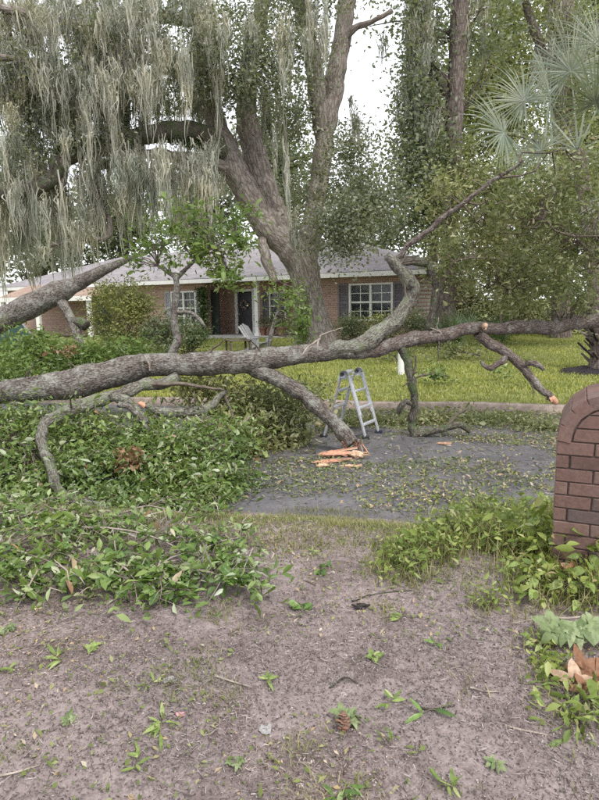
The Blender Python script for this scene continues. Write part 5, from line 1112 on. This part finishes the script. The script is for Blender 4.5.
P = np.stack([x, y, surf_z(x, y)+.008+.012*RNG.random(len(x))], 1); leaves('leaf_litter', P, .024*np.minimum(RNG.lognormal(0, .35, len(P)), 1.45), M_litter, None, kind='stuff', up=1.2, tmpl=T2, wl=.5)
x, y = spread_px(95000, -8, 9, 5.2, 11.0); v = street(x, y); pn = vnoise(x*1.1+20, y*1.6)*.6+vnoise(x*3.1, y*4.2+8)*.4
k = (v > 5.5) & (v < 11) & (RNG.random(len(x)) < np.where(v > 9.3, .95, np.clip((pn-.42)*5.5, .06, .95))); x, y = x[k], y[k]
P = np.stack([x, y, surf_z(x, y)+.006+.03*RNG.random(len(x))], 1); leaves('road_leaf_litter', P, .045*np.minimum(RNG.lognormal(0, .35, len(P)), 1.45), M_litter, None, kind='stuff', up=.9, wl=.42)
x, y = spread_px(9000, -6, 7, 5.2, 11.0); v = street(x, y); k = (v > 5.5) & (v < 11); x, y = x[k], y[k]
P = np.stack([x, y, surf_z(x, y)+.008], 1); V, F = slivers(P, .09, .007, .1); mesh_np('road_twig_litter', V, F, M_straw, kind='stuff')
x, y = spread_px(80000, -3.6, 4.0, 3.0, 5.6); v = street(x, y); k = (v < 5.5) & (RNG.random(len(x)) < sstep(3.4, 4.5, v)*np.clip((vnoise(x*2.2, y*2.2)-.2)*1.8, 0, 1)); x, y = x[k], y[k]
P = np.stack([x, y, surf_z(x, y)-.003], 1); V, F = blades(P, .045, .005, 1.0); mesh_np('verge_grass', V, F, M_verge, kind='stuff')
x, y = spread_px(230000, -15, 14, 8.5, 27); v = street(x, y); k = (v > 11.2) & (np.abs(x)/y < .72) & (RNG.random(len(x)) < np.where(y < 17, 1, .55)); x, y = x[k], y[k]
P = np.stack([x, y, ground_z(x, y)-.005], 1); V, F = blades(P, .07, .016, .9); mesh_np('lawn_grass', V, F, M_grass, kind='stuff')
x, y = spread_px(9000, -10, 10, 10, 22); v = street(x, y); k = (v > 11.2) & (vnoise(x*.9, y*.9) > .5); x, y = x[k], y[k]
P = np.stack([x, y, ground_z(x, y)+.05], 1); leaves('lawn_leaf_litter', P, .08, M_litter, None, kind='stuff', up=.9)
x, y = spread_px(60000, -2.6, 2.8, 1.2, 4.2); pn = vnoise(x*2.4+40, y*3.0+7)*.65+vnoise(x*9, y*9+2)*.35; k = RNG.random(len(x)) < np.clip((pn-.60)*5, 0, .8); x, y = x[k], y[k]
P = np.stack([x, y, surf_z(x, y)-.002], 1); V, F = blades(P, .03, .004, 1.6); mesh_np('soil_grass', V, F, M_verge, kind='stuff')
for nm_, lab_, cat_ in (('ground_litter', 'fine dry straw and bark bits strewn over the bare soil', 'litter'), ('soil_crumbs', 'tiny crumbs of bark and earth on the bare soil', 'litter'), ('leaf_litter', 'small green and brown leaves scattered on the bare soil', 'litter'), ('road_leaf_litter', 'torn leaves scattered in drifts over the grey road', 'litter'), ('road_twig_litter', 'thin twig bits scattered on the road', 'litter'), ('verge_grass', 'short yellowish grass on the verge before the road', 'grass'), ('lawn_grass', 'short yellow green lawn in front of the house', 'grass'), ('lawn_leaf_litter', 'loose leaves scattered on the lawn', 'litter'), ('soil_grass', 'sparse short grass tufts on the bare soil', 'grass')):
    tag(bpy.data.objects[nm_], lab_, cat_)
